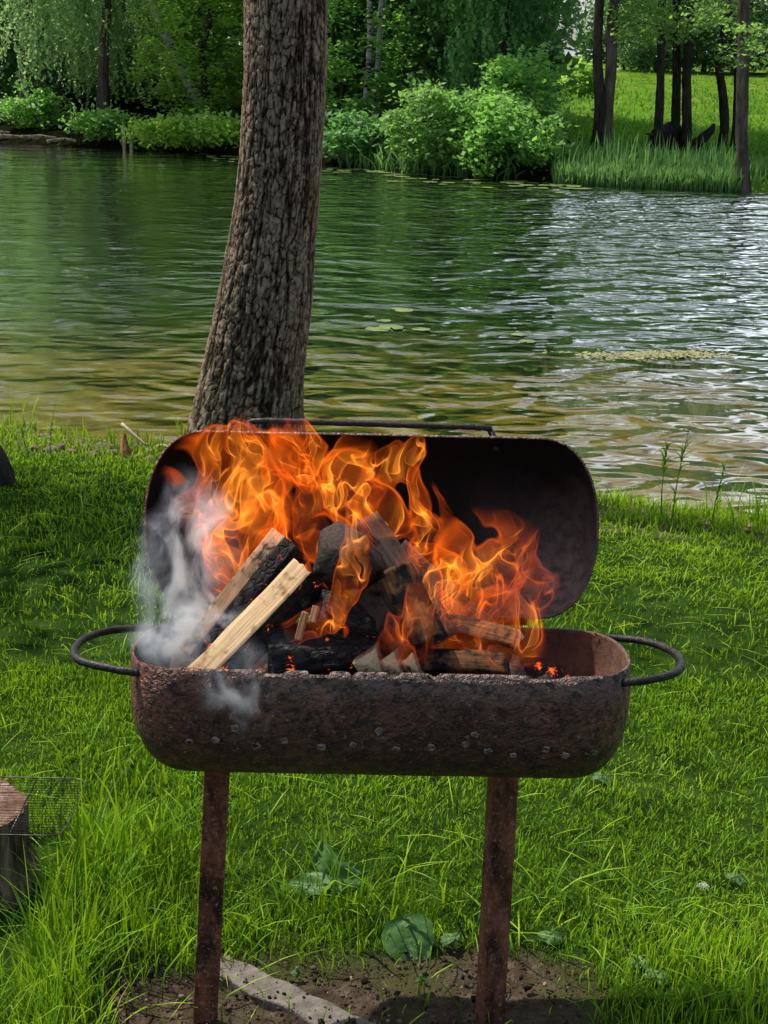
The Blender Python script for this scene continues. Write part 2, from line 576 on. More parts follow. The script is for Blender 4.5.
# taller wisps along the water's edge
def keep_edge(x, y): return sstep(0.05, 0.2, shore(x) - y) * sstep(1.1, 0.3, shore(x) - y) * (1 - .8 * sstep(-.7, -1.1, x)) * sstep(0.45, 0.7, clump(x, y, 2.2, 68))
add_grass(16000, 6.0, 10.5, 0.42, 75, lambda x, y: 0.19 + 0 * x, lambda x, y: 0.008 + 0 * x, keep_edge, (0.1, 0.6), vf=lambda x, y: 0.62 + 0 * x)
# dry dead blades lying low
add_grass(3500, 2.3, 6.5, 0.40, 76, lambda x, y: 0.06 + 0 * x, lambda x, y: 0.004 + 0 * x, lambda x, y: land(x, y) * .5, (1.2, 2.4), vf=lambda x, y: 0.98 + 0 * x)
# scattered blades in the bare soil
add_grass(500, 2.2, 2.9, 0.30, 77, lambda x, y: 0.045 + 0 * x, lambda x, y: 0.0035 + 0 * x, lambda x, y: dirt_mask(x, y) * sstep(.5, .62, clump(x, y, 8, 69)), vf=lambda x, y: 0.6 + 0 * x)

n = NT("grass")
v = n.attr('v')
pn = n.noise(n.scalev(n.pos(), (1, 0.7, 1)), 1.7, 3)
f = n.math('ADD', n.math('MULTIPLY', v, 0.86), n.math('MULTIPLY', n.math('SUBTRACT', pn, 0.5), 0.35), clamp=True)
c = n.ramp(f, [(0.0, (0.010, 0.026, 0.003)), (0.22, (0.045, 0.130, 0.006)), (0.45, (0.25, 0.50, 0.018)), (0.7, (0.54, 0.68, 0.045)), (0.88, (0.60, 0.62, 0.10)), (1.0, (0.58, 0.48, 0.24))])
pr = n.principled(c, 0.5, 0, None, 0.16)
tr = n.n('ShaderNodeBsdfTranslucent', ins={'Color': n.mix(0.6, c, (0.50, 0.80, 0.015))}).outputs[0]
grass_mat = n.surf(n.n('ShaderNodeMixShader', ins={0: 0.38, 1: pr, 2: tr}).outputs[0])
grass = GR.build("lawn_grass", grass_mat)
tag(grass, "short green grass of the lawn running down to the pond", "grass", kind="stuff")

# meadow grass on the far bank
GR = Acc()
g = np.random.default_rng(81)
N = 60000
x = g.uniform(4, 42, N); f = g.exponential(9, N) + 0.3
y = farshore(x) + f
k = (f < 50)
x, y = x[k], y[k]; z = ground_z(x, y); N = len(x)
V, q, t, vv = blades(x, y, z, g.uniform(0.10, 0.26, N), 0.035 + 0.0008 * (y - 25), g.uniform(0.2, 1.0, N),
                     np.clip(0.15 + 0.75 * fbm(x * .3, y * .25, None, 82, 3) + g.normal(0, .16, N), 0, 0.95), None, 83)
GR.add(V, q, t, v=vv)
MEADOW_MAT = leaf_material("meadow_blade", (0.040, 0.12, 0.012), (0.27, 0.50, 0.06), 0.4, 0.6, 0.1)
REED_MAT = leaf_material("reed_blade", (0.022, 0.075, 0.016), (0.28, 0.48, 0.16), 0.4, 0.6, 0.1)
meadow_grass = GR.build("meadow_grass", MEADOW_MAT)
tag(meadow_grass, "sunlit meadow grass on the slope beyond the pond", "grass", kind="stuff")

# reeds and sedges along the far edge
GR = Acc()
def bank_strip(x0, x1, N, f0, f1, Lr, W, vm, seed, bend=(0.05, 0.5), gate=None):
    g = np.random.default_rng(seed)
    x = g.uniform(x0, x1, N); f = g.uniform(f0, f1, N)
    if gate is not None:
        k = g.uniform(0, 1, N) < gate(x); x, f = x[k], f[k]
    N = len(x)
    y = farshore(x) + f
    V, q, t, vv = blades(x, y, np.maximum(ground_z(x, y), WATER_Z), g.uniform(*Lr, N), np.full(N, W), g.uniform(*bend, N), np.clip(vm + g.normal(0, .20, N), 0, .97), None, seed + 1)
    GR.add(V, q, t, v=vv)
pa, pb = atZ(556, 186, WATER_Z), atZ(735, 190, WATER_Z)
bank_strip(pa.x, pb.x, 2300, -0.1, 2.2, (0.16, 0.55), 0.028, 0.42, 84)
bank_strip(pa.x, pb.x, 2600, -0.25, 0.3, (0.15, 0.5), 0.03, 0.95, 88)
bank_strip(pb.x - 1, pb.x + 8, 3000, -0.1, 2.0, (0.2, 0.5), 0.03, 0.45, 89)
bank_strip(pa.x, pb.x, 240, 0.0, 1.2, (0.5, 0.9), 0.03, 0.86, 86, (0.02, 0.3))
reeds = GR.build("reeds", REED_MAT)
tag(reeds, "pale green reeds standing along the far water's edge below the meadow", "reeds", kind="stuff")
GR = Acc()
bank_strip(-26, pa.x, 5200, -0.3, 1.4, (0.25, 0.75), 0.04, 0.5, 90, (0.2, 1.1), gate=lambda x: sstep(.35, .6, vnoise(x * .55, x * 0, None, 91)))
sedge = GR.build("bank_sedge", REED_MAT)
tag(sedge, "low tufts of sedge along the shaded far bank", "sedge", kind="stuff")
# ================================================================== TREES AND SHRUBS
def leaves(P, size, seed, up=0.55, hang=None, aspect=0.62):
    """one folded four-corner leaf at each point; returns verts, quads"""
    g = np.random.default_rng(seed)
    N = len(P)
    nrm = g.normal(0, 1, (N, 3)); nrm /= np.linalg.norm(nrm, axis=1)[:, None]
    nrm[:, 2] = np.abs(nrm[:, 2]) + up
    nrm /= np.linalg.norm(nrm, axis=1)[:, None]
    a = g.normal(0, 1, (N, 3))
    if hang is not None: a = a * 0.5 + np.array([0, 0, -hang])
    a -= nrm * (a * nrm).sum(1)[:, None]
    a /= np.linalg.norm(a, axis=1)[:, None] + 1e-9
    b = np.cross(nrm, a)
    s = (size * g.uniform(0.6, 1.35, N))[:, None]
    V = np.stack([P - a * s * 0.5, P + b * s * aspect * 0.5 - nrm * s * 0.08, P + a * s * 0.5, P - b * s * aspect * 0.5 - nrm * s * 0.08], 1)
    q = (np.arange(N) * 4)[:, None] + np.arange(4)
    return V.reshape(-1, 3), q


def clumps(centre, radii, nclump, per, clump_r, seed, shell=0.5, lowcut=None):
    """leaf positions gathered in flattened clumps through an ellipsoid crown; v is light/dark per clump"""
    g = np.random.default_rng(seed)
    d = g.normal(0, 1, (nclump, 3)); d /= np.linalg.norm(d, axis=1)[:, None]
    r = g.uniform(0, 1, nclump) ** (1 / 3.0 * (1 - shell) + 0.08)
    wob = 0.72 + 0.5 * vnoise(d[:, 0] * 2.1 + seed, d[:, 1] * 2.1, d[:, 2] * 2.1, seed % 97)
    c = np.array(centre) + d * (r * wob)[:, None] * np.array(radii)
    if lowcut is not None: c[:, 2] = np.maximum(c[:, 2], lowcut + g.uniform(0, .5, nclump))
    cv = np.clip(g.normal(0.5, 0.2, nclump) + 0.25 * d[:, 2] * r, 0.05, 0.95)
    cs = clump_r * g.uniform(0.55, 1.4, nclump)
    k = np.repeat(np.arange(nclump), per)
    off = g.normal(0, 1, (len(k), 3)) * np.array([1, 1, 0.55])
    P = c[k] + off * (cs[k] * 0.5)[:, None]
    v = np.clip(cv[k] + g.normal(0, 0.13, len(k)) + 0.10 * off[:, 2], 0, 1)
    return P, v, c


def strands(centre, radii, ns, length, step, seed, drift=0.25, bundles=12):
    """weeping twigs: leaves strung down hanging curves, gathered into bundles"""
    g = np.random.default_rng(seed)
    bx = g.uniform(-1, 1, (bundles, 2))
    bt = g.uniform(0.2, 1, bundles); bv = g.normal(0.5, 0.16, bundles); bl = g.uniform(0.5, 1.2, bundles)
    P, v = [], []
    for i in range(ns):
        b = g.integers(bundles)
        x0 = centre[0] + (bx[b, 0] + g.normal(0, 0.07)) * radii[0]
        y0 = centre[1] + (bx[b, 1] + g.normal(0, 0.1)) * radii[1]
        z0 = centre[2] + bt[b] * radii[2] + g.normal(0, 0.25)
        L = length * bl[b] * g.uniform(0.6, 1.1)
        m = max(4, int(L / step))
        t = np.linspace(0, 1, m)
        dr = g.normal(0, drift, 2)
        px = x0 + dr[0] * t ** 1.5 + g.normal(0, 0.035, m); py = y0 + dr[1] * t ** 1.5 + g.normal(0, 0.035, m)
        pz = z0 - L * t
        P.append(np.stack([px, py, pz], 1)); v.append(np.clip(bv[b] + 0.12 * (0.5 - t) + g.normal(0, 0.13, m), 0, 1))
    return np.concatenate(P), np.concatenate(v)


def bark_material(name, dark, light, scale=14, bump=0.03, stretch=0.25):
    n = NT(name)
    p = n.scalev(n.objco(), (1, 1, stretch))
    f = n.noise(p, scale, 5, 0.65, 0.4)
    c = n.ramp(f, [(0.3, dark), (0.7, light)])
    return n.surf(n.principled(c, 0.9, 0, n.bump(f, bump, 1.0), 0.15))


M_BARK = bark_material("dark_bark", (0.010, 0.008, 0.006), (0.065, 0.055, 0.042))
M_BARK2 = bark_material("grey_brown_bark", (0.03, 0.025, 0.02), (0.14, 0.115, 0.09), 10)
n = NT("birch_bark")
p = n.objco()
f = n.noise(n.scalev(p, (1, 1, 3.5)), 3.5, 4, 0.7)
M_BIRCH = n.surf(n.principled(n.ramp(f, [(0.40, (0.02, 0.018, 0.016)), (0.50, (0.36, 0.34, 0.31)), (0.8, (0.56, 0.54, 0.50))]), 0.7, 0, None, 0.2))

LEAF_BIRCH = leaf_material("birch_leaf", (0.034, 0.110, 0.042), (0.50, 0.70, 0.30), 0.5)
LEAF_BRIGHT = leaf_material("bright_leaf", (0.045, 0.17, 0.018), (0.52, 0.76, 0.15), 0.6)
LEAF_PALE = leaf_material("pale_leaf", (0.020, 0.085, 0.020), (0.33, 0.54, 0.15), 0.5)
LEAF_DARK = leaf_material("dark_leaf", (0.010, 0.045, 0.016), (0.22, 0.44, 0.14), 0.5)
LEAF_MID = leaf_material("mid_leaf", (0.020, 0.085, 0.022), (0.36, 0.62, 0.15), 0.5)
LEAF_ALDER = leaf_material("alder_leaf", (0.04, 0.11, 0.015), (0.34, 0.52, 0.13), 0.55)
LEAF_FAR = leaf_material("far_leaf", (0.06, 0.14, 0.05), (0.22, 0.36, 0.13), 0.4, scale=0.2)


def trunk_path(base, top, wob, seed, n=9):
    g = np.random.default_rng(seed)
    pts = []
    for i in range(n):
        t = i / (n - 1)
        p = Vector(base).lerp(Vector(top), t)
        s = wob * math.sin(PI * min(t * 1.2, 1)) if i else 0
        pts.append(p + Vector((g.normal(0, 1) * s, g.normal(0, 1) * s, 0)))
    return catmull(pts, 3)


def gz(x, y): return float(ground_z(np.array([x]), np.array([y]))[0])


def make_tree(name, label, cat, x, y, H, r, parts, leafm, barkm, group=None, lean=(0, 0), seed=1, wob=0.12, limbs=6, trunks=1, leaf=0.16, up=0.55, hang=None, limb_from=0.35):
    """an Empty at the foot with a trunk (limbs joined in) and a crown of leaves"""
    g = np.random.default_rng(seed)
    z = gz(x, y)
    t = empty(name, (x, y, z), label, cat, group)
    P = np.concatenate([a for a, _ in parts]); v = np.concatenate([b for _, b in parts])
    if trunks:
        A = Acc()
        for k in range(trunks):
            ox, oy = (0, 0) if trunks == 1 else (g.normal(0, 0.25), g.normal(0, 0.2))
            path = trunk_path((x + ox, y + oy, z - 0.1), (x + ox * 3 + lean[0], y + oy * 2 + lean[1], z + H * 0.85), wob, seed + k)
            m = len(path)
            A.tube(path, [r * (1 - 0.8 * i / (m - 1)) * (1 + 0.7 * math.exp(-i * 0.9)) for i in range(m)], 9, lump=0.12, seed=seed + k)
            for j in range(limbs):
                i0 = int(m * g.uniform(limb_from, 0.92))
                q = P[g.integers(len(P))]
                s0 = path[min(i0, m - 1)]
                e = s0.lerp(Vector(q), 0.85)
                mid = s0.lerp(e, 0.5) + Vector((0, 0, 0.15 * (e - s0).length))
                rr = r * (1 - 0.8 * i0 / m) * 0.42
                A.tube(catmull([s0, mid, e], 4), [rr * (1 - 0.85 * u / 8) for u in range(9)], 5)
        A.build("trunk", barkm, t)
    V, q = leaves(P, leaf, seed + 50, up, hang)
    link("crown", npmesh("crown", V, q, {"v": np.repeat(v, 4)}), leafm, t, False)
    return t


def make_shrub(label, x, y, rad, nclump, per, leafm, seed, leaf=0.13, group=None, name="shrub", clump_r=0.32):
    z = gz(x, y)
    t = empty(name, (x, y, z), label, "shrub", group)
    P, v, c = clumps((x, y, z + rad[2] * 0.75), rad, nclump, per, clump_r, seed, 0.6, z + 0.1)
    A = Acc(); g = np.random.default_rng(seed)
    for k in range(7):
        e = Vector(c[g.integers(len(c))]); b = Vector((x + g.normal(0, .12), y + g.normal(0, .12), z - 0.05))
        A.tube(catmull([b, b.lerp(e, .5) + Vector((0, 0, .12)), e], 4), [0.022 * (1 - 0.09 * u) for u in range(9)], 5)
    A.build("stem", M_BARK, t)
    V, q = leaves(P, leaf, seed + 5, 0.5)
    link("foliage", npmesh("foliage", V, q, {"v": np.repeat(v, 4)}), leafm, t, False)
    return t


def far_xy(px, f):
    """a spot f metres behind the far water's edge in the direction of that picture column"""
    d = ray(px, 150)
    y = 30.0
    for _ in range(30):
        y = float(farshore(np.array([d.x / d.y * y]))[0]) + f
    return d.x / d.y * y, y


# --- the wood on the left bank: dark trees behind, then birches and a maple in front
specs = [(-130, 9), (-20, 11), (70, 9), (150, 12), (250, 10), (330, 8), (410, 12), (455, 9), (474, 7)]
for i, (px, f) in enumerate(specs):
    x, y = far_xy(px, f)
    z = gz(x, y); nr = 3.4 if i < 7 else 1.8
    P1 = clumps((x, y, z + 3.0), (nr, 2.8, 3.4), 130, 55, 0.9, 200 + i, 0.4, z + 0.1)
    P2 = clumps((x, y, z + 11.0), (nr, 3.0, 7.5), 130, 40, 1.3, 230 + i, 0.5)
    where = ["at the far left edge of the wood", "behind the drooping birches at the left", "behind the gap between the two drooping birches", "behind the leaning white birch stem",
             "hidden behind the big foreground trunk", "just right of the big foreground trunk", "behind the pale twin birch stems", "deep in the wood above the round sunlit shrub", "at the right end of the wood beside the meadow"][i]
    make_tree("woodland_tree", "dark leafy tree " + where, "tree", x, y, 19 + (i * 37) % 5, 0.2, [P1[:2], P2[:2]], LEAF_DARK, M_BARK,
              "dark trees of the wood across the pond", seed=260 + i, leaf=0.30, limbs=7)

# the same wood goes on along the bank beyond the left edge
for i, (px, f, wh) in enumerate([(-250, 8, "just beyond the left edge"), (-400, 10, "second beyond the left edge"), (-560, 8, "third beyond the left edge"), (-760, 10, "farthest beyond the left edge")]):
    x, y = far_xy(px, f); z = gz(x, y)
    P1 = clumps((x, y, z + 3.2), (4.4, 2.8, 3.6), 110, 40, 1.0, 280 + i, 0.4, z + 0.1)
    P2 = clumps((x, y, z + 10.0), (4.2, 3.0, 6.5), 90, 34, 1.5, 285 + i, 0.5)
    make_tree("woodland_tree", "dark leafy tree of the wood across the pond, " + wh, "tree", x, y, 18, 0.2, [P1[:2], P2[:2]], LEAF_DARK, M_BARK,
              "dark trees of the wood across the pond", seed=290 + i, leaf=0.34, limbs=6)

# weeping birches
for i, (px, f, ln, lab, sc) in enumerate([(25, 3.5, 2.6, "weeping birch with drooping grey green sprays, leftmost over the bank logs", 1.0),
                                          (105, 2.8, 3.0, "weeping birch with long hanging sprays between the leftmost birch and the bright maple", 0.9),
                                          (497, 3.6, 2.2, "drooping leafy birch at the wood's right end above the meadow edge", 0.62)]):
    x, y = far_xy(px, f); z = gz(x, y)
    P1 = strands((x, y, z + 3.2), (2.4 * sc, 1.4, 2.2), 330, ln, 0.07, 300 + i)
    P3 = strands((x, y, z + 1.6), (2.2 * sc, 1.2, 2.0), 120, 1.6, 0.07, 340 + i)
    P2 = clumps((x, y, z + 9.5), (3.2, 3.0, 5.5), 120, 45, 1.2, 310 + i, 0.5)
    make_tree("weeping_birch", lab, "tree", x, y, 14, 0.15, [P1, P3, P2[:2]], LEAF_BIRCH if i < 2 else LEAF_DARK, M_BARK2 if i < 2 else M_BARK, "birches on the far bank",
              lean=(0.8, 0.2), seed=320 + i, leaf=0.125, hang=1.2, up=0.1)
# leaning white birch seen at the top edge
x, y = far_xy(216, 3.6); z = gz(x, y)
P2 = clumps((x - 4.5, y, z + 9.5), (2.6, 2.4, 3.6), 110, 45, 1.0, 331, 0.5)
make_tree("leaning_birch", "white birch stem leaning to the left out of the bright maple leaves", "tree", x, y, 14, 0.16, [P2[:2]], LEAF_BIRCH, M_BIRCH, "birches on the far bank",
          lean=(-6.3, 0.3), seed=333, leaf=0.2, wob=0.05)
# pale twin birch stems just right of the foreground trunk
for i, (px, lab) in enumerate([(362, "thin pale birch stem, left of the twin pair right of the big trunk"), (372, "thin pale birch stem, right of the twin pair right of the big trunk")]):
    x, y = far_xy(px, 2.8 + i * .5); z = gz(x, y)
    P2 = clumps((x, y, z + 8.0), (1.8, 1.8, 3.5), 70, 40, 0.9, 350 + i, 0.5)
    make_tree("birch", lab, "tree", x, y, 12, 0.075, [P2[:2]], LEAF_BIRCH, M_BIRCH, "birches on the far bank", lean=(0.35 + .3 * i, 0), seed=355 + i, leaf=0.2, wob=0.07)
# bright maple
x, y = far_xy(203, 3.0); z = gz(x, y)
P1 = clumps((x, y, z + 1.9), (1.7, 1.3, 2.2), 170, 48, 0.42, 360, 0.7, z + .25)
P2 = clumps((x, y + .6, z + 6.0), (2.4, 2.0, 3.2), 120, 50, 0.9, 361, 0.5)
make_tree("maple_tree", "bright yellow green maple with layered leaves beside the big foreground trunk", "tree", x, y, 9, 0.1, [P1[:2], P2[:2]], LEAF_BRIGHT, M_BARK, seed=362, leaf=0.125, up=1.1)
x, y = far_xy(338, 2.6); z = gz(x, y)
P1 = clumps((x, y, z + 2.2), (1.5, 1.2, 2.6), 110, 55, 0.5, 365, 0.6, z + .2)
make_tree("maple_tree", "mid green young tree showing just right of the big foreground trunk", "tree", x, y, 6, 0.07, [P1[:2]], LEAF_MID, M_BARK, seed=366, leaf=0.15, up=1.0)

# shrubs along the wooded bank
for i, (px, f, rad, nc, per, mat, lf, lab) in enumerate([
    (200, 0.2, (1.9, 0.8, 0.45), 90, 60, LEAF_BRIGHT, 0.13, "low bright green shrub spreading along the bank left of the big trunk"),
    (32, 1.2, (0.8, 0.6, 0.55), 45, 60, LEAF_MID, 0.12, "small round shrub above the bank logs at the far left"),
    (105, 0.3, (0.7, 0.5, 0.45), 40, 55, LEAF_MID, 0.12, "small shrub on the bank between the two drooping birches"),
    (352, 0.3, (1.0, 0.7, 0.6), 60, 60, LEAF_DARK, 0.13, "dark low shrub on the bank just right of the big trunk"),
    (443, 0.3, (1.05, 0.85, 1.0), 115, 52, LEAF_PALE, 0.13, "large round sunlit shrub at the water's edge with broad pale leaves"),
    (505, 0.3, (1.0, 0.8, 0.8), 90, 60, LEAF_MID, 0.13, "darker spreading shrub right of the round sunlit shrub"),
    (520, 1.8, (0.9, 0.8, 1.15), 85, 60, LEAF_MID, 0.13, "tall dark green shrub at the meadow corner of the wood"),
    (-60, 1.4, (1.4, 0.8, 0.8), 80, 60, LEAF_MID, 0.13, "green shrub on the bank beyond the left edge")]):
    x, y = far_xy(px, f)
    make_shrub(lab, x, y, rad, nc, per, mat, 400 + i * 3, lf, "shrubs on the far bank")

# --- the alders on the meadow bank: dark bare trunks, high light crowns
alders = [  # px at foot, py at foot, px at the top edge of the picture, trunk width in px, label
    (597, 163, 600, 11, "dark alder trunk, left one of the joined pair by the reeds"),
    (604, 163, 614, 12, "grey alder trunk, right one of the joined pair by the reeds"),
    (658, 157, 663, 9, "short looking dark alder trunk left of the dark stump"),
    (677, 152, 676, 9, "thin dark alder trunk just behind the dark stump"),
    (684, 154, 691, 10, "dark straight alder trunk right behind the dark stump"),
    (717, 150, 728, 9, "dark alder trunk with a bend, right of the dark stump"),
    (733, 150, 741, 6, "thin dark alder trunk half hidden behind the rightmost grey trunk"),
    (743, 193, 744, 13, "thick grey alder trunk standing at the water's edge, rightmost"),
]
for i, (px, py, ptx, wpx, lab) in enumerate(alders):
    g = np.random.default_rng(500 + i)
    d = ray(px, py)
    # walk the sight line to where it meets the bank
    tt = 20.0
    while tt < 60 and (CAM + d * tt).z > gz((CAM + d * tt).x, (CAM + d * tt).y): tt += 0.05
    b = CAM + d * tt
    x, y, z = b.x, b.y, gz(b.x, b.y)
    r = wpx / FPX * tt / 2
    topv = atY(ptx, 0, y)
    H = 11.0 + g.uniform(0, 3)
    sl = (topv.x - x) / max(topv.z - z, 1)
    t = empty("alder_tree", (x, y, z), lab, "tree", "alders on the far bank")
    A = Acc()
    pts = [Vector((x + sl * h + (0 if h < .1 else g.normal(0, 0.02)) + (0.12 * math.sin(h * 2.2) if i == 5 else 0), y + g.normal(0, .04), z - 0.1 + h)) for h in (0, .5, 1.2, 2, 2.8, 3.6, 4.6, 6, 8, H)]
    path = catmull(pts, 4); m = len(path)
    A.tube(path, [r * (1 + 0.9 * math.exp(-k * 0.8)) * (1 - 0.75 * (path[k].z - z) / H) for k in range(m)], 10, lump=0.14, seed=i)
    # crown: high, thin, with low sprays hanging into the picture
    sprays = []
    for k in range(6):
        h = g.uniform(2.3, 4.6)
        a = g.uniform(0, 2 * PI) if i > 1 else g.uniform(-1.4, 1.2); ln = g.uniform(0.6, 1.5)
        s0 = Vector((x + sl * h, y, z + h)); e = s0 + Vector((math.cos(a) * ln, math.sin(a) * ln * .8, g.uniform(-0.5, 0.1)))
        A.tube(catmull([s0, s0.lerp(e, .5) + Vector((0, 0, .15)), e], 4), [0.018 * (1 - .1 * u) for u in range(9)], 4)
        sprays.append(clumps(tuple(e), (0.6, 0.5, 0.22), 10, 16, 0.28, 520 + i * 20 + k, 0.3)[:2])
    sprays.append(clumps((x + sl * 7.5, y, z + 8.6), (1.3, 1.4, 2.4), 26, 30, 0.6, 560 + i, 0.5)[:2])
    A.build("trunk", M_BARK if i not in (1, 7) else M_BARK2, t)
    P = np.concatenate([a for a, _ in sprays]); v = np.concatenate([b for _, b in sprays])
    V, q = leaves(P, 0.10, 600 + i, 0.6)
    link("crown", npmesh("crown", V, q, {"v": np.repeat(v, 4)}), LEAF_ALDER, t, False)

# uprooted dark stump between the trunks
x, y = far_xy(676, 3.5)
bp = None
d = ray(672, 152); tt = 20.0
while tt < 60 and (CAM + d * tt).z > gz((CAM + d * tt).x, (CAM + d * tt).y): tt += 0.05
b = CAM + d * tt; z = gz(b.x, b.y)
A = Acc(); g = np.random.default_rng(77)
def P3(dx, dz, dy=0): return Vector((b.x + dx, b.y + dy, z + dz))
A.tube(catmull([P3(-.28, -.05), P3(-.25, .2), P3(0, .36), P3(.2, .22), P3(.35, .05)], 5), [.22, .26, .28, .3, .3, .3, .3, .3, .28, .26, .25, .24, .22, .2, .18, .16, .14, .13, .12, .1, .06], 9, lump=.4, seed=3)
A.tube(catmull([P3(.1, .05), P3(.45, .15), P3(.75, .42), P3(.86, .62)], 5), [.14, .14, .13, .12, .12, .11, .11, .1, .1, .09, .09, .08, .07, .06, .05, .03], 7, lump=.4, seed=5)
for k in range(7):
    a = g.uniform(0, PI); A.tube(catmull([P3(-.1, .25), P3(-.1 + math.cos(a) * .35, .2 + math.sin(a) * .25, g.normal(0, .1)), P3(-.1 + math.cos(a) * .55, .1 + math.sin(a) * .4, g.normal(0, .2))], 3), [.05, .045, .04, .03, .025, .02, .01], 5, lump=.3, seed=k)
o = A.build("uprooted_stump", M_BARK)
tag(o, "dark uprooted tree stump with a pointing root between the alder trunks", "stump")

# round bush and hedgerow at the top of the meadow
x, y = far_xy(579, 24)
make_shrub("round green bush alone on the meadow left of the joined alder pair", x, y, (0.62, 0.6, 0.62), 60, 60, LEAF_BRIGHT, 470, 0.14, clump_r=0.3)
for i, (px, f, rx, rz) in enumerate([(512, 50, 1.6, 1.2), (618, 52, 2.4, 2.4), (652, 47, 2.4, 3.0), (697, 50, 2.6, 3.0), (738, 46, 2.4, 3.2), (790, 49, 2.4, 2.8), (850, 50, 2.4, 3.0), (925, 48, 2.6, 2.8)]):
    x, y = far_xy(px, f); z = gz(x, y)
    P1 = clumps((x, y, z + rz * 0.8), (rx, 1.6, rz), 150, 45, 0.7, 480 + i, 0.5, z + .1)
    wh = ["just right of the wood, under the patch of sky", "behind the joined alder pair", "left of the dark stump's trunks", "behind the dark stump's trunks", "behind the rightmost trunks",
          "just beyond the right edge", "well beyond the right edge", "farthest right along the hedgerow"][i]
    make_tree("hedgerow_tree", "pale green tree atop the meadow, " + wh, "tree", x, y, rz * 1.8, 0.12, [P1[:2]], LEAF_FAR, M_BARK2, "trees at the top of the meadow", seed=490 + i, leaf=0.24, limbs=4)
# ================================================================== BIG FOREGROUND TRUNK
def worley(u, v, per, seed):
    """u periodic with 'per' cells; returns F1, F2-F1, cell id value"""
    iu, iv = np.floor(u), np.floor(v)
    f1 = np.full(u.shape, 9.0); f2 = np.full(u.shape, 9.0); cid = np.zeros(u.shape)
    for a in (-1, 0, 1):
        for b in (-1, 0, 1):
            cu, cv = iu + a, iv + b
            wu = np.mod(cu, per)
            px = cu + 0.1 + 0.8 * _hash(wu, cv, wu * 0, seed); py = cv + 0.1 + 0.8 * _hash(wu, cv, wu * 0 + 1, seed)
            d = np.hypot(u - px, v - py)
            idv = _hash(wu, cv, wu * 0 + 2, seed)
            cl = d < f1
            f2 = np.where(cl, f1, np.minimum(f2, d)); cid = np.where(cl, idv, cid); f1 = np.where(cl, d, f1)
    return f1, f2 - f1, cid


TY = 8.05
prof = [(0, 286, 83), (50, 285.5, 82.5), (100, 284, 82), (150, 281, 81.5), (200, 277.5, 83), (250, 271, 87), (300, 265, 94), (350, 256.5, 99), (400, 249, 106), (430, 247, 116), (452, 246, 132)]
pc = [(atY(cx, py, TY), wpx) for py, cx, wpx in prof][::-1]
zs = np.array([p.z for p, _ in pc]); xs_ = np.array([p.x for p, _ in pc])
rs = np.array([w_ / 2 / FPX * (CM.transposed() @ (p - CAM)).z * -1 for p, w_ in pc])
zs = np.concatenate([[zs[0] - 0.25], zs, [zs[-1] + 1.5, 7, 12]]); xs_ = np.concatenate([[xs_[0] - .01], xs_, [xs_[-1] + 0.02, -.45, -.3]]); rs = np.concatenate([[rs[0] * 1.15], rs, [rs[-1] * 0.95, .16, .03]])
zz_ = np.concatenate([np.arange(zs[0], 2.5, 0.0065), np.linspace(2.52, 12, 60)])
nu = 300
th = np.arange(nu) / nu * 2 * PI
TH, ZZ = np.meshgrid(th, zz_, indexing='ij')
from_s = lambda arr: np.interp(ZZ, zs, arr)
# smooth the outline a little
def sm(arr):
    a = np.interp(zz_, zs, arr)
    k = np.ones(41) / 41
    m = zz_ < 2.5
    b = np.convolve(np.pad(a[m], 20, mode='edge'), k, 'valid')
    a[m] = b
    return np.broadcast_to(a, ZZ.shape)
RR, XX = sm(rs), sm(xs_)
CT, ST = np.cos(TH), np.sin(TH)
wu = TH / (2 * PI) * 40 + 1.5 * (fbm(CT * 5, ST * 5, ZZ * 9, 91, 5) - 0.5)
wv = ZZ / 0.068 + 2.2 * (fbm(CT * 5 + 7, ST * 5, ZZ * 9, 92, 5) - 0.5)
f1, e1, c1 = worley(wu, wv, 40, 93)
f1b, e2, c2 = worley(TH / (2 * PI) * 74 + 1.6 * (fbm(CT * 9, ST * 9, ZZ * 18, 95, 4) - .5), ZZ / 0.034 + 1.6 * (fbm(CT * 9 + 3, ST * 9, ZZ * 18, 98, 4) - .5), 74, 94)
crack = sstep(0.0, 0.07 + 0.20 * fbm(CT * 5, ST * 5, ZZ * 8, 99, 2), e1)
crack2 = sstep(0.0, 0.16, e2)
furrow = sstep(0.01, 0.07, np.abs(fbm(CT * 6, ST * 6, ZZ * 2.0, 100, 4) - 0.5))
flake = fbm(CT * 24, ST * 24, ZZ * 36, 96, 5)
plate = (0.36 + 0.64 * crack) * (0.55 + 0.25 * c1 + 0.25 * c2) * (0.45 + 0.55 * furrow) * (0.72 + .28 * crack2) + 0.95 * (flake - 0.5) + 0.02
plate = np.clip(plate, 0, 1.1)
big = 0.05 * (fbm(np.cos(TH) * 1.5, np.sin(TH) * 1.5, ZZ * 1.2, 97, 3) - 0.5)
flare = 0.10 * sstep(0.35, -0.35, ZZ - zs[1]) * np.maximum(0, np.sin(TH * 3 + 0.6)) * 0.6
rad = RR * (1 + big + flare) + (plate - 0.6) * 0.013 * (RR / 0.24)
V = np.stack([XX + rad * np.cos(TH), TY + rad * np.sin(TH), ZZ], -1).reshape(-1, 3)
t = empty("lakeside_tree", (float(xs_[0]), TY, float(zs[1])), "thick brown scaly-barked tree standing at the near water's edge behind the barrel grill", "tree")
me = npmesh("trunk", V, grid_faces(nu, len(zz_), True), {"h": plate.ravel(), "cell": c1.ravel(), "cell2": c2.ravel()})
n = NT("scaly_bark")
h = n.attr("h"); cc = n.attr("cell"); p = n.pos()
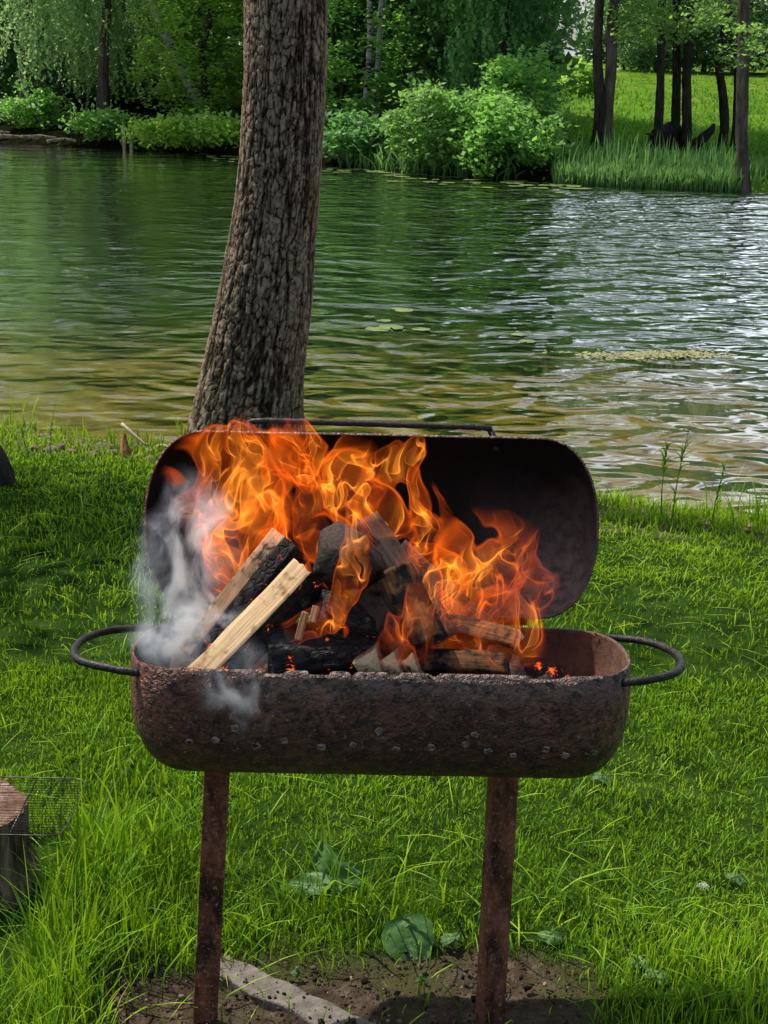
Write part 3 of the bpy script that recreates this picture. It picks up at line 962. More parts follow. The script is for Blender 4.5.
base = n.ramp(h, [(0.0, (0.006, 0.005, 0.004)), (0.3, (0.024, 0.015, 0.010)), (0.6, (0.165, 0.110, 0.073)), (0.95, (0.42, 0.32, 0.23))])
base = n.mix(n.math('MULTIPLY', n.maprange(n.attr("cell2"), 0.55, 0.95), 0.5), base, n.mix(1.0, base, (1.45, 1.42, 1.42), 'MULTIPLY'))
lich = n.math('MULTIPLY', n.maprange(n.noise(p, 16, 5, 0.65), 0.56, 0.64), n.maprange(h, 0.5, 0.8))
base = n.mix(n.math('MULTIPLY', lich, 0.6), base, (0.21, 0.22, 0.18))
moss = n.math('MULTIPLY', n.maprange(n.sep(p)[2], 0.55, -0.35), n.maprange(n.noise(p, 5, 3), 0.42, 0.6))
base = n.mix(n.math('MULTIPLY', moss, 0.45), base, (0.055, 0.075, 0.028))
link("trunk", me, n.surf(n.principled(base, 0.88, 0, n.bump(n.noise(p, 95, 5, 0.75), 0.014, 1.0), 0.15)), t)
cl = []
for k in range(9):
    a = k * 2.4; cl.append(clumps((-.5 + math.cos(a) * 1.9, TY + math.sin(a) * 1.8, 9.0 + k * 0.5), (1.3, 1.3, 0.7), 26, 30, 0.6, 700 + k, 0.4)[:2])
A = Acc()
for k in range(9):
    a = k * 2.4; s0 = Vector((-.5, TY, 7.4 + k * .45)); e = Vector((-.5 + math.cos(a) * 1.9, TY + math.sin(a) * 1.8, 9.0 + k * 0.5))
    A.tube(catmull([s0, s0.lerp(e, .5) + Vector((0, 0, .1)), e], 4), [.07 * (1 - .1 * u) for u in range(9)], 6)
A.build("limb", M_BARK, t)
P = np.concatenate([a for a, _ in cl]); v = np.concatenate([b for _, b in cl])
Vv, q = leaves(P, 0.13, 720, 0.5)
link("crown", npmesh("crown", Vv, q, {"v": np.repeat(v, 4)}), LEAF_MID, t, False)

# ================================================================== THE BARREL GRILL
n = NT("burnt_rusty_steel")
p = n.objco(); s = n.sep(p)
m1 = n.noise(p, 6, 5, 0.65); m2 = n.noise(p, 62, 4, 0.7); m3 = n.noise(p, 24, 4, 0.65)
base = n.ramp(m1, [(0.32, (0.065, 0.027, 0.018)), (0.5, (0.185, 0.076, 0.046)), (0.68, (0.31, 0.135, 0.080))])
redl = n.math('MULTIPLY', n.maprange(s[0], -0.24, -0.36), n.maprange(m1, 0.25, 0.6, 0.7, 1.0))
base = n.mix(n.math('MULTIPLY', redl, 0.8), base, (0.23, 0.082, 0.050))
ash = n.math('MULTIPLY', n.maprange(n.math('ADD', s[2], n.math('MULTIPLY', n.math('SUBTRACT', m3, 0.5), 0.09)), -0.062, -0.022), n.maprange(s[0], -0.34, -0.20))
base = n.mix(n.math('MULTIPLY', ash, n.maprange(m2, 0.3, 0.6, 0.35, 0.85)), base, (0.23, 0.165, 0.140))
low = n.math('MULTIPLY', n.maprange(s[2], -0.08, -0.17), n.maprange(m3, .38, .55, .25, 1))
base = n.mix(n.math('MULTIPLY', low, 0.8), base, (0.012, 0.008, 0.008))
base = n.mix(n.maprange(m3, 0.50, 0.64, 0, 0.5), base, (0.014, 0.010, 0.010))
base = n.mix(n.maprange(m2, 0.49, 0.60, 0, 0.75), base, (0.013, 0.008, 0.007))
speck = n.maprange(n.noise(p, 95, 3, 0.7), 0.60, 0.68)
base = n.mix(n.math('MULTIPLY', speck, 0.6), base, (0.36, 0.28, 0.24))
hb = n.math('ADD', n.noise(p, 58, 4, 0.65), n.math('MULTIPLY', n.noise(p, 150, 3, 0.6), 0.5))
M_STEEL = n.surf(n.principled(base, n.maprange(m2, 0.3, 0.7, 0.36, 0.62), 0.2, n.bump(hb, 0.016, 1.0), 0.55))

n = NT("rusty_inside_steel")
p = n.objco(); s = n.sep(p)
m1 = n.noise(p, 8, 5, 0.65); m2 = n.noise(p, 45, 4, 0.7)
base = n.ramp(m1, [(0.3, (0.075, 0.038, 0.026)), (0.55, (0.20, 0.105, 0.072)), (0.75, (0.34, 0.21, 0.15))])
base = n.mix(n.maprange(m2, 0.5, 0.7, 0, 0.7), base, (0.05, 0.032, 0.026))
base = n.mix(n.maprange(s[0], 0.37, 0.22), base, (0.014, 0.011, 0.010))
M_INSIDE = n.surf(n.principled(base, 0.75, 0.1, n.bump(m2, 0.004, 0.8), 0.3))

n = NT("sooty_steel")
p = n.objco(); s = n.sep(p)
m1 = n.noise(p, 6, 5, 0.7, 0.5); m2 = n.noise(p, 40, 4, 0.7)
base = n.mix(n.maprange(m1, 0.52, 0.75, 0, 0.8), (0.0055, 0.0045, 0.0045), (0.028, 0.023, 0.022))
endr = n.math('MULTIPLY', n.maprange(s[0], 0.17, 0.36), n.maprange(n.math('ADD', s[1], n.math('MULTIPLY', n.math('SUBTRACT', m1, 0.5), 0.2)), 0.10, -0.12))  # sunlit lower right of the lid's inside, painted in as paler colour
base = n.mix(n.math('MULTIPLY', endr, n.maprange(m2, 0.3, 0.6, 0.35, 1.0)), base, (0.21, 0.165, 0.14))
pt = n.math('MULTIPLY', n.maprange(n.vmath('DISTANCE', p, (0.335, 0.0, -0.06)), 0.05, 0.0), n.maprange(n.noise(p, 30, 4), .4, .6))
base = n.mix(n.math('MULTIPLY', pt, .8), base, (0.28, 0.23, 0.19))
M_SOOT = n.surf(n.principled(base, 0.8, 0.1, n.bump(n.math('ADD', m2, n.math('MULTIPLY', m1, 1.5)), 0.004, 0.8), 0.25))

n = NT("dark_iron_bar")
p = n.objco()
m1 = n.noise(p, 60, 4, 0.7)
M_IRON = n.surf(n.principled(n.ramp(m1, [(0.3, (0.010, 0.009, 0.009)), (0.6, (0.035, 0.030, 0.030)), (0.8, (0.11, 0.095, 0.09))]), 0.5, 0.4, n.bump(m1, 0.004, 1.0), 0.5))

n = NT("rusted_angle_iron")
p = n.objco()
m1 = n.noise(n.scalev(p, (1, 1, 0.5)), 18, 5, 0.7); m2 = n.noise(p, 110, 3, 0.7)
base = n.ramp(m1, [(0.36, (0.030, 0.013, 0.008)), (0.5, (0.155, 0.056, 0.028)), (0.66, (0.31, 0.125, 0.065))])
base = n.mix(n.maprange(m2, 0.56, 0.66, 0, 0.8), base, (0.32, 0.20, 0.145))
base = n.mix(n.maprange(m2, 0.42, 0.30, 0, 0.8), base, (0.018, 0.010, 0.009))
M_RUST = n.surf(n.principled(base, 0.82, 0.1, n.bump(n.math('ADD', m2, m1), 0.003, 0.9), 0.3))

GRX, GRY, GRZ = 0.0, 2.535, 0.8165
grill = empty("barrel_grill", (GRX, GRY, gz(0, GRY)), "rusty black barrel grill with its lid open, burning logs inside, on two rusted iron legs", "grill")
RAD, HL, CAPL = 0.185, 0.452, 0.122


def cap_r(x, ex=2.7):
    a = np.clip((np.abs(x) - (HL - CAPL)) / CAPL, 0, 1)
    return RAD * (1 - a ** ex) ** (1 / ex)


def half_tank(name, off, mats, torn, seed, hl=1.0):
    """part of a round-ended tank below local z = 0; its axis runs along x at z = off"""
    xa = np.concatenate([np.linspace(0, HL - CAPL, 56), HL - CAPL + CAPL * np.sin(np.linspace(0.05, 1, 24) * PI / 2)])
    xa = np.unique(np.concatenate([xa, [.284, .287, .290, .293, .296]]))
    xs1 = np.concatenate([-xa[::-1], xa[1:]])
    na = 132
    th = np.arange(na) / na * 2 * PI
    Xg, Tg = np.meshgrid(xs1, th, indexing='ij')
    r = cap_r(Xg, 2.7 if torn else 2.25) + 0.0022 * np.exp(-((np.abs(Xg) - .29) / .0035) ** 2)
    r = r * (1 + 0.020 * (fbm(Xg * 5, np.cos(Tg) * 1.5, np.sin(Tg) * 1.5, seed, 3) - 0.5))
    V = np.stack([Xg * hl, r * np.cos(Tg), off + r * np.sin(Tg)], -1).reshape(-1, 3)
    F = grid_faces(len(xs1), na)
    # close round the ring
    I = np.arange(len(xs1) - 1)
    F = np.concatenate([F, np.stack([I * na + na - 1, (I + 1) * na + na - 1, (I + 1) * na, I * na], -1)])
    me = npmesh(name, V, F)
    bm = bmesh.new(); bm.from_mesh(me); bpy.data.meshes.remove(me)
    bmesh.ops.remove_doubles(bm, verts=bm.verts, dist=0.0004)
    bmesh.ops.bisect_plane(bm, geom=bm.verts[:] + bm.edges[:] + bm.faces[:], plane_co=(0, 0, 0), plane_no=(0, 0, 1), clear_outer=True, dist=1e-5)
    bmesh.ops.recalc_face_normals(bm, faces=bm.faces)
    for vtx in bm.verts:
        if vtx.co.z > -0.0008:
            k = float(fbm(np.array([vtx.co.x * 30]), np.array([vtx.co.y * 30]), None, seed + 5, 3)[0]) - 0.5
            dz = 0.003 * k
            if torn and vtx.co.y < -0.15:
                m = float(sstep(0.33, 0.28, abs(vtx.co.x)))
                dz -= m * (0.005 * max(0, k) + 0.011 * float(sstep(0.62, 0.75, vnoise(np.array([vtx.co.x * 42]), np.array([seed * 1.0]), None, seed)[0])))
            vtx.co.z += dz
    me = bpy.data.meshes.new(name)
    bm.to_mesh(me); bm.free()
    o = link(name, me, mats)
    sol = o.modifiers.new("thickness", 'SOLIDIFY')
    sol.thickness = 0.0045; sol.offset = -1; sol.material_offset = 1; sol.material_offset_rim = 0
    return o


def place(o, mat):
    o.parent = grill
    o.matrix_parent_inverse = Matrix.Translation(-Vector(grill.location))
    o.matrix_basis = mat
    return o


MB = Matrix.Translation((GRX, GRY, GRZ)) @ Matrix.Rotation(R(-8), 4, 'X')
bowl = place(half_tank("bowl", -0.05, [M_STEEL, M_INSIDE], True, 3), MB)
B = Vector((-0.024, 2.722, 0.805)); cdir = Vector((0, 0.27, 0.963)).normalized()
mid = B + cdir * 0.178
ML = Matrix.Translation(mid) @ Matrix(((1, 0, 0, 0), (0, cdir.y, -cdir.z, 0), (0, cdir.z, cdir.y, 0), (0, 0, 0, 1)))
lid = place(half_tank("lid", 0.05, [M_STEEL, M_SOOT], False, 11, 0.992), ML)


def rod(name, pts, r, mat, parent, M=None, lump=0.10, seed=0, sub=8, seg=10, twist=0.35):
    A = Acc()
    path = catmull(pts, sub)
    A.tube(path, r, seg, lump=lump, seed=seed, twist=twist)
    o = A.build(name, mat)
    o.parent = parent
    o.matrix_parent_inverse = Matrix.Translation(-Vector(grill.location)) if parent is grill else Matrix()
    if M is not None: o.matrix_basis = M
    return o


for sgn in (1, -1):
    ex_ = .012 if sgn < 0 else 0
    pts = [(.418 * sgn, .142, -.012), (.45 * sgn, .145, -.010), ((.505 + ex_) * sgn, .115, -.008), ((.540 + ex_) * sgn, .05, -.008), ((.545 + ex_) * sgn, -.03, -.010), ((.520 + ex_) * sgn, -.100, -.012), (.468 * sgn, -.135, -.016), (.420 * sgn, -.142, -.020)]
    rod("handle", pts, 0.0075, M_IRON, grill, MB, seed=sgn + 3)
# thin dark iron line down the left end cap, below the handle
rod("cap_line", [(-.405, -.142, -.035), (-.425, -.12, -.07), (-.432, -.10, -.11), (-.420, -.09, -.15)], 0.004, M_IRON, bowl, None, seed=9)
bowl.children[0].matrix_parent_inverse = Matrix()
# lid handle: twisted bar standing off the lid's back
hy = 2.875
hp = [atY(252, 428, hy - .03) + Vector((0, 0, -.035)), atY(249, 425, hy), atY(262, 421.2, hy), atY(330, 422.5, hy), atY(420, 425.5, hy), atY(480, 427.5, hy), atY(491, 432, hy), atY(497, 441, hy - .03) + Vector((0, 0, -.02))]
rod("lid_handle", hp, 0.0066, M_IRON, grill, None, seed=21, lump=0.12, seg=6, twist=0.5)
# hinge knuckles between bowl and lid
for hx in (-.25, .25):
    A = Acc()
    A.tube([(hx - .035, 2.738, .797), (hx - .012, 2.738, .797)], .011, 12); A.tube([(hx - .010, 2.738, .797), (hx + .012, 2.738, .797)], .0115, 12); A.tube([(hx + .014, 2.738, .797), (hx + .036, 2.738, .797)], .011, 12)
    A.build("hinge", M_IRON, grill)
# row of burnt-through air holes with raised burrs along the lower front
holes = [(-.33, -.135), (-.285, -.13), (-.215, -.14), (-.165, -.128), (-.10, -.14), (-.045, -.134), (.03, -.142), (.09, -.136), (.15, -.128), (.19, -.142), (.235, -.15), (.29, -.135), (.325, -.148), (.375, -.142), (.0, -.105), (.165, -.108), (-.25, -.105)]
n = NT("burr_metal"); M_BURR = n.surf(n.principled(n.ramp(n.noise(n.objco(), 90, 3), [(0.35, (0.05, 0.03, 0.025)), (0.62, (0.42, 0.33, 0.28))]), 0.55, 0.3, None, 0.5))
for i, (hx, hz) in enumerate(holes):
    rr = float(cap_r(np.array([hx]))[0]) * 1.002
    a = math.asin(max(-1, min(1, (hz + .05) / rr)))
    nrm = Vector((0, -math.cos(a), math.sin(a))); c = Vector((hx, 0, -.05)) + nrm * rr
    u_ = Vector((1, 0, 0)); v_ = nrm.cross(u_)
    A = Acc()
    rr_ = 0.0052 + 0.002 * ((i * 7) % 5) / 5
    ring = [c + nrm * 0.001 + (u_ * math.cos(k * PI / 5) + v_ * math.sin(k * PI / 5)) * rr_ * (1 + .25 * math.sin(k * 2.7 + i)) for k in range(11)]
    A.tube(ring, 0.0018, 6, caps=False)
    A.tube([c - nrm * .004, c + nrm * .0006], [rr_ * .9, rr_ * .9], 10)
    o = A.build("air_hole", [M_BURR]); o.parent = bowl


def leg(top, bot, w, yaw):
    """L-section rusted angle iron"""
    th = 0.006
    sec = [(-w / 2, 0), (w / 2, 0), (w / 2, th), (-w / 2 + th, th), (-w / 2 + th, w * .8), (-w / 2, w * .8)]
    top, bot = Vector(top), Vector(bot)
    c, s_ = math.cos(yaw), math.sin(yaw)
    N = 40; V = []
    for i in range(N + 1):
        p = bot.lerp(top, i / N)
        for (a, b_) in sec:
            jx = 0.0012 * (float(vnoise(np.array([i * .9 + a * 90]), np.array([b_ * 70 + yaw * 9]), None, 12)[0]) - .5)
            V.append((p.x + a * c - b_ * s_ + jx, p.y + a * s_ + b_ * c + jx, p.z))
    k = len(sec)
    bm = bmesh.new()
    vs = [bm.verts.new(v) for v in V]
    for i in range(N):
        for j in range(k):
            j2 = (j + 1) % k
            bm.faces.new((vs[i * k + j], vs[i * k + j2], vs[(i + 1) * k + j2], vs[(i + 1) * k + j]))
    bm.faces.new(vs[:k][::-1]); bm.faces.new(vs[-k:])
    o = link("leg", bm_mesh("leg", bm), M_RUST, grill, False)
    bv = o.modifiers.new("soft_edges", 'BEVEL'); bv.width = 0.0012; bv.segments = 2; bv.limit_method = 'ANGLE'
    return o


for (tx, ty, bx_, by_, yaw, dy) in ((217, 775, 205, 1024, 0.10, 2.49), (508, 778, 494, 1024, 0.42, 2.50)):
    a = atY(tx, ty, dy); b = atY(bx_, by_, dy - 0.012)
    d = (a - b) / (a.z - b.z)
    leg(a + d * 0.045, b + d * (-0.05 - b.z), 0.047, yaw)

# ---- bed of coals
bedx, bedy = np.meshgrid(np.linspace(-.40, .40, 90), np.linspace(-.165, .165, 44), indexing='ij')
bh = -0.135 + 0.055 * fbm(bedx * 14, bedy * 14, None, 61, 4) + 0.03 * vnoise(bedx * 60, bedy * 60, None, 62) - 0.05 * sstep(.18, .36, bedx) + 0.05 * (bedy / .165) ** 2
n = NT("coal_bed")
p = n.objco()
vd = n.voro(p, 48, 'DISTANCE_TO_EDGE')
em = n.math('MULTIPLY', n.maprange(n.noise(p, 70, 3, .7), 0.52, 0.72), n.maprange(n.noise(p, 11, 2), 0.52, 0.66))
base = n.ramp(n.noise(p, 50, 4, 0.7), [(0.3, (0.006, 0.005, 0.005)), (0.6, (0.035, 0.030, 0.029)), (0.8, (0.20, 0.18, 0.17))])
sh = n.n('ShaderNodeBsdfPrincipled', ins={'Base Color': base, 'Roughness': 0.95, 'Emission Color': (1, 0.12, 0.01), 'Emission Strength': n.math('MULTIPLY', em, 2.2), 'Normal': n.bump(n.noise(p, 80, 4), 0.01, 1.0)}).outputs[0]
me = npmesh("coal_bed", np.stack([bedx, bedy, bh], -1).reshape(-1, 3), grid_faces(90, 44))
o = link("coal_bed", me, n.surf(sh)); o.matrix_basis = MB
tag(o, "black charcoal and grey ash glowing under the logs in the grill bowl", "charcoal", kind="stuff")


# ---- split logs
def wood_material(name, dark, light, char=0.0, charcol=(0.008, 0.007, 0.007), grain=0.02):
    n = NT(name)
    p = n.objco()                       # local z runs along the log
    g1 = n.noise(n.scalev(p, (1, 1, 0.045)), 150, 4, 0.6)
    g2 = n.noise(n.scalev(p, (1, 1, 0.15)), 22, 4, 0.6)
    c = n.ramp(n.math('ADD', n.math('MULTIPLY', g1, 0.6), n.math('MULTIPLY', g2, 0.4)), [(0.32, dark), (0.62, light)])
    f = n.maprange(n.noise(p, 16, 4, 0.65), 0.62 - char * 0.4, 0.72 - char * 0.4)
    c = n.mix(f if char > 0 else 0.0, c, charcol)
    return n.surf(n.principled(c, 0.85, 0, n.bump(n.math('ADD', g1, n.math('MULTIPLY', g2, 0.5)), 0.004, 0.9), 0.2))


W_PALE = wood_material("fresh_split_wood", (0.36, 0.21, 0.10), (0.64, 0.46, 0.26), 0.26, (0.20, 0.11, 0.06))
W_TAN = wood_material("scorched_split_wood", (0.22, 0.12, 0.065), (0.46, 0.29, 0.17), 0.35, (0.03, 0.02, 0.017))
W_GREY = wood_material("charred_grey_wood", (0.024, 0.017, 0.014), (0.105, 0.076, 0.064), 0.38)
n = NT("burnt_black_wood")
p = n.objco()
vc = n.voro(n.scalev(n.vmath('ADD', p, n.vmath('SCALE', n.noise(p, 30, 2, .5, 0, True), .02)), (1, 1, .55)), 75, 'DISTANCE_TO_EDGE')
nz = n.noise(p, 26, 5, .7)
c = n.ramp(n.noise(n.scalev(p, (1, 1, .2)), 90, 4, .6), [(.35, (.005, .004, .004)), (.65, (.032, .026, .024))])
c = n.mix(n.maprange(vc, .06, 0, 0, .8), c, (.003, .002, .002))
c = n.mix(n.maprange(nz, .56, .68, 0, .75), c, (.15, .135, .13))
em = n.math('MULTIPLY', n.maprange(nz, .40, .33), n.maprange(vc, .10, .0))
W_CHAR = n.surf(n.n('ShaderNodeBsdfPrincipled', ins={'Base Color': c, 'Roughness': .85, 'Emission Color': (1, .13, .012, 1), 'Emission Strength': n.math('MULTIPLY', em, 1.6), 'Normal': n.bump(n.math('ADD', n.maprange(vc, 0, .12), n.math('MULTIPLY', nz, .8)), .006, 1.0)}).outputs[0])
W_FIBRE = wood_material("splintered_wood", (0.035, 0.015, 0.008), (0.23, 0.105, 0.042), 0.52)
W_END = wood_material("log_end", (0.55, 0.36, 0.18), (0.78, 0.60, 0.36), 0.1, (0.15, 0.08, 0.05))
W_ENDC = wood_material("charred_log_end", (0.035, 0.024, 0.020), (0.085, 0.060, 0.050), 0.3)


def log(label, p0, p1, sec, facing, mats, seed, rough=0.004, taper=0.0, group="split logs burning in the grill"):
    """split log from p0 to p1; sec: corner list (a, b, material index) with a across and b along 'facing'; last two mats are used for side faces by index"""
    p0, p1 = Vector(p0), Vector(p1)
    ax = (p1 - p0); L = ax.length; ax.normalize()
    fy = Vector(facing); fy = (fy - ax * fy.dot(ax)).normalized()
    fx = fy.cross(ax)
    M = Matrix(((fx.x, fy.x, ax.x, p0.x), (fx.y, fy.y, ax.y, p0.y), (fx.z, fy.z, ax.z, p0.z), (0, 0, 0, 1)))
    ring, mi = [], []
    K = 6
    for i, (a, b_, m_) in enumerate(sec):
        a2, b2, _ = sec[(i + 1) % len(sec)]
        for k in range(K):
            ring.append((a + (a2 - a) * k / K, b_ + (b2 - b_) * k / K)); mi.append(m_)
    ring = np.array(ring); nr = len(ring); N = 26
    z = np.linspace(0, L, N)
    sc = 1 - taper * z / L
    Zg = np.repeat(z[:, None], nr, 1)
    cen = ring.mean(0)
    d = ring - cen; dl = np.linalg.norm(d, axis=1)[:, None]; d = d / dl
    amp = rough * 2 * (fbm(np.repeat(ring[None, :, 0], N, 0) * 90 + seed, np.repeat(ring[None, :, 1], N, 0) * 90, Zg * 9, seed, 3) - 0.5)
    bow = 0.02 * L * np.sin(z / L * PI) * ((seed % 3) - 1)
    V = np.stack([(cen[0] + (ring[None, :, 0] - cen[0]) * sc[:, None]) + d[None, :, 0] * amp + bow[:, None] * .5, (cen[1] + (ring[None, :, 1] - cen[1]) * sc[:, None]) + d[None, :, 1] * amp, Zg + 0], -1)
    V[0, :, 2] += 0.005 * (vnoise(ring[:, 0] * 60, ring[:, 1] * 60, None, seed) - .5); V[-1, :, 2] += 0.012 * (vnoise(ring[:, 0] * 60, ring[:, 1] * 60, None, seed + 1) - .5)
    V = V.reshape(-1, 3)
    I, J = np.meshgrid(np.arange(N - 1), np.arange(nr), indexing='ij'); J2 = (J + 1) % nr
    F = np.stack([I * nr + J, I * nr + J2, (I + 1) * nr + J2, (I + 1) * nr + J], -1).reshape(-1, 4)
    mid_ = np.tile(np.array(mi), N - 1)
    V = np.concatenate([V, [[cen[0], cen[1], 0], [cen[0], cen[1], L]]])
    j = np.arange(nr); j2 = (j + 1) % nr
    T = np.concatenate([np.stack([0 * j + len(V) - 2, j2, j], -1), np.stack([0 * j + len(V) - 1, (N - 1) * nr + j, (N - 1) * nr + j2], -1)])
    ei = len(mats) - 1
    me = npmesh("firewood_log", V, [F, T], None, np.concatenate([mid_, np.full(len(T), ei)]))
    o = link("firewood_log", me, mats, None, False)
    o.matrix_world = M
    tag(o, label, "firewood", group)
    return o


def box(w_, t_, front=0, side=1, low=None):
    """rectangular split section: 'front' is the face towards +facing"""
    low = side if low is None else low
    return [(-w_ / 2, t_ / 2, front), (w_ / 2, t_ / 2, low), (w_ / 2, -t_ / 2, side), (-w_ / 2, -t_ / 2, side)]


# the two leaning at the left
log("pale freshly split log leaning at the left of the fire, front one of two", atY(203, 684, 2.415), atY(309, 574, 2.53), box(0.054, 0.06, 0, 1), (-0.50, -0.62, 0.60), [W_PALE, W_CHAR, W_END], 3, 0.005)
log("scorched bark-edged log leaning behind the pale split log", atY(196, 660, 2.50), atY(288, 543, 2.60), [(-.040, .022, 1), (-.012, .034, 0), (.026, .030, 0), (.036, .014, 1), (.026, -.03, 1), (-.04, -.03, 1)], (-0.45, -0.62, 0.62), [W_TAN, W_CHAR, W_TAN], 5, 0.006)
# quarter log pointing its blunt grey end at the viewer
log("charred quarter log with a blunt grey end poking out above the middle of the fire", atY(338, 548, 2.47), atY(402, 612, 2.66), [(-.055, .02, 0), (-.024, .045, 0), (.036, .042, 0), (.052, .01, 0), (.014, -.060, 0), (-.03, -.035, 0)], (0, -.3, 1), [W_GREY, W_ENDC], 7, 0.0018)
log("long charred slab sloping down to the right through the middle of the fire", atY(350, 532, 2.58), atY(430, 650, 2.46), [(-.060, .026, 0), (.030, .034, 0), (.062, .012, 1), (.05, -.03, 1), (-.055, -.03, 1)], (-.25, -.75, .55), [W_GREY, W_CHAR, W_CHAR], 8, 0.004)
log("splintered brown log with glowing fibres right of the middle of the fire", atY(396, 568, 2.49), atY(430, 642, 2.425), [(-.028, .016, 0), (.014, .026, 0), (.036, .0, 0), (.012, -.02, 0), (-.026, -.018, 0)], (-.2, -.8, .5), [W_FIBRE, W_CHAR], 9, 0.009)
log("black burnt log lying across the front of the fire", atY(268, 660, 2.45), atY(432, 652, 2.49), [(-.035, .03, 0), (.0, .045, 0), (.035, .03, 0), (.04, -.02, 0), (.0, -.04, 0), (-.04, -.02, 0)], (0, -.6, .8), [W_CHAR, W_CHAR], 10, 0.017, .3)
log("black burnt chunk under the charred quarter log", atY(318, 612, 2.48), atY(395, 632, 2.52), [(-.03, .03, 0), (.0, .04, 0), (.035, .02, 0), (.03, -.03, 0), (-.03, -.03, 0)], (0, -.6, .8), [W_CHAR, W_CHAR], 11, 0.011)
log("grey brown slab half hidden behind the flames right of the middle", atY(388, 560, 2.60), atY(478, 640, 2.56), box(0.09, 0.04, 0, 1), (.15, -.7, .7), [W_GREY, W_CHAR, W_ENDC], 12, 0.006)
log("pale split plank end sticking out to the right of the fire", atY(440, 622, 2.54), atY(518, 641, 2.45), box(0.034, 0.026, 0, 1), (0, -.72, .7), [W_FIBRE, W_FIBRE, W_PALE], 13, 0.003)
log("small brown scorched log lying low at the right behind the rim", atY(405, 664, 2.43), atY(508, 668, 2.44), [(-.018, .02, 0), (.018, .022, 0), (.03, .0, 0), (.01, -.02, 0), (-.02, -.02, 0)], (0, -.7, .7), [W_FIBRE, W_FIBRE], 14, 0.004)
# wedge ends facing the viewer over the rim
for i, (px, py, sz, lab) in enumerate([(368, 661, .027, "pale wedge-shaped log end peeping over the rim, leftmost of three"), (390, 662, .023, "pale wedge-shaped log end peeping over the rim, middle of three"), (411, 663, .020, "pale wedge-shaped log end peeping over the rim, rightmost of three")]):
    a = atY(px, py, 2.405)
    log(lab, a, a + Vector((.02 + .02 * i, .15, -.02)), [(-sz, -sz * .9, 0), (-sz * .25 + .006 * (i - 1), sz * .85, 0), (sz, -sz * .2, 0), (sz * .5, -sz, 0)], (0, 0, 1), [W_TAN, W_END], 20 + i, 0.003, group="wedge log ends at the rim")
# small scraps of bark
for i, (px, py, ex, ey) in enumerate([(305, 612, 298, 640), (316, 606, 312, 622)]):
    log(["curled tan bark scrap on the black log, larger of two", "curled tan bark scrap on the black log, smaller of two"][i], atY(px, py, 2.43), atY(ex, ey, 2.42), [(-.006, .002, 0), (.006, .003, 0), (.007, -.002, 0), (-.006, -.003, 0)], (-.2, -.9, .2), [W_TAN, W_TAN], 30 + i, 0.002, group="bark scraps")
# ================================================================== FIRE AND SMOKE
n = NT("flame")
oc = n.objco()
wp = n.pos()
# slow swirl, then finer curl, stretched upwards
wv = n.vmath('SUBTRACT', n.noise(n.scalev(wp, (1, 1, 0.75)), 8.0, 1.0, 0.5, 0, True), (0.5, 0.5, 0.5))
wq = n.vmath('ADD', wp, n.vmath('SCALE', wv, 0.15))
wv2 = n.vmath('SUBTRACT', n.noise(wq, 24, 0.0, 0.5, 0, True), (0.5, 0.5, 0.5))
wq = n.vmath('ADD', wq, n.vmath('SCALE', wv2, 0.040))
st = n.scalev(wq, (1.0, 0.8, 0.55))
a = n.noise(st, 15.5, 0.0)
b = n.noise(n.vmath('ADD', st, (3.1, 7.7, 1.3)), 31, 0.0)
sh1 = n.maprange(n.math('ABSOLUTE', n.math('SUBTRACT', a, 0.5)), 0.019, 0.0, 0, 1, True)
sh2 = n.maprange(n.math('ABSOLUTE', n.math('SUBTRACT', b, 0.5)), 0.024, 0.0, 0, 1, True)
# how deep inside the tongue: 1 in the heart, 0 at its ragged skin
ln = n.vmath('LENGTH', n.vmath('ADD', oc, n.vmath('SCALE', wv, 1.1)))
lump = n.math('MULTIPLY', n.math('SUBTRACT', a, 0.5), 2.2)
dp = n.math('ADD', n.math('SUBTRACT', 0.70, ln), lump)
mask = n.maprange(dp, 0.0, 0.30, 0, 1, True)
skin = n.math('MULTIPLY', n.maprange(n.math('ABSOLUTE', n.math('SUBTRACT', dp, 0.06)), 0.07, 0.0, 0, 1, True), 1.0)
dens = n.math('ADD', n.math('MULTIPLY', sh1, 1.0), n.math('ADD', n.math('MULTIPLY', sh2, 0.85), 0.006))
dens = n.math('MULTIPLY', dens, mask)
dens = n.math('ADD', dens, n.math('MULTIPLY', skin, 0.32))
dens = n.math('MULTIPLY', dens, n.maprange(n.vmath('LENGTH', oc), 0.99, 0.80, 0, 1, True))
hot = n.n('ShaderNodeObjectInfo').outputs['Random']
dens = n.math('MULTIPLY', dens, n.maprange(n.noise(wq, 5.5, 1.0), 0.32, 0.68, 0.4, 1.7))
col = n.ramp(dens, [(0.0, (1.0, 0.09, 0.003)), (0.5, (1.0, 0.15, 0.006)), (1.0, (1.0, 0.33, 0.03))])
M_FLAME = n.vol(n.n('ShaderNodeEmission', ins={'Color': col, 'Strength': n.math('MULTIPLY', dens, FLAME_E)}).outputs[0])
M_FLAME.cycles.volume_step_rate = 0.19
M_FLAME.cycles.emission_sampling = 'NONE'

fire = empty("fire", (0.0, 2.53, 0.72), "orange flames licking up from the burning logs in front of the open lid", "fire", kind="stuff")


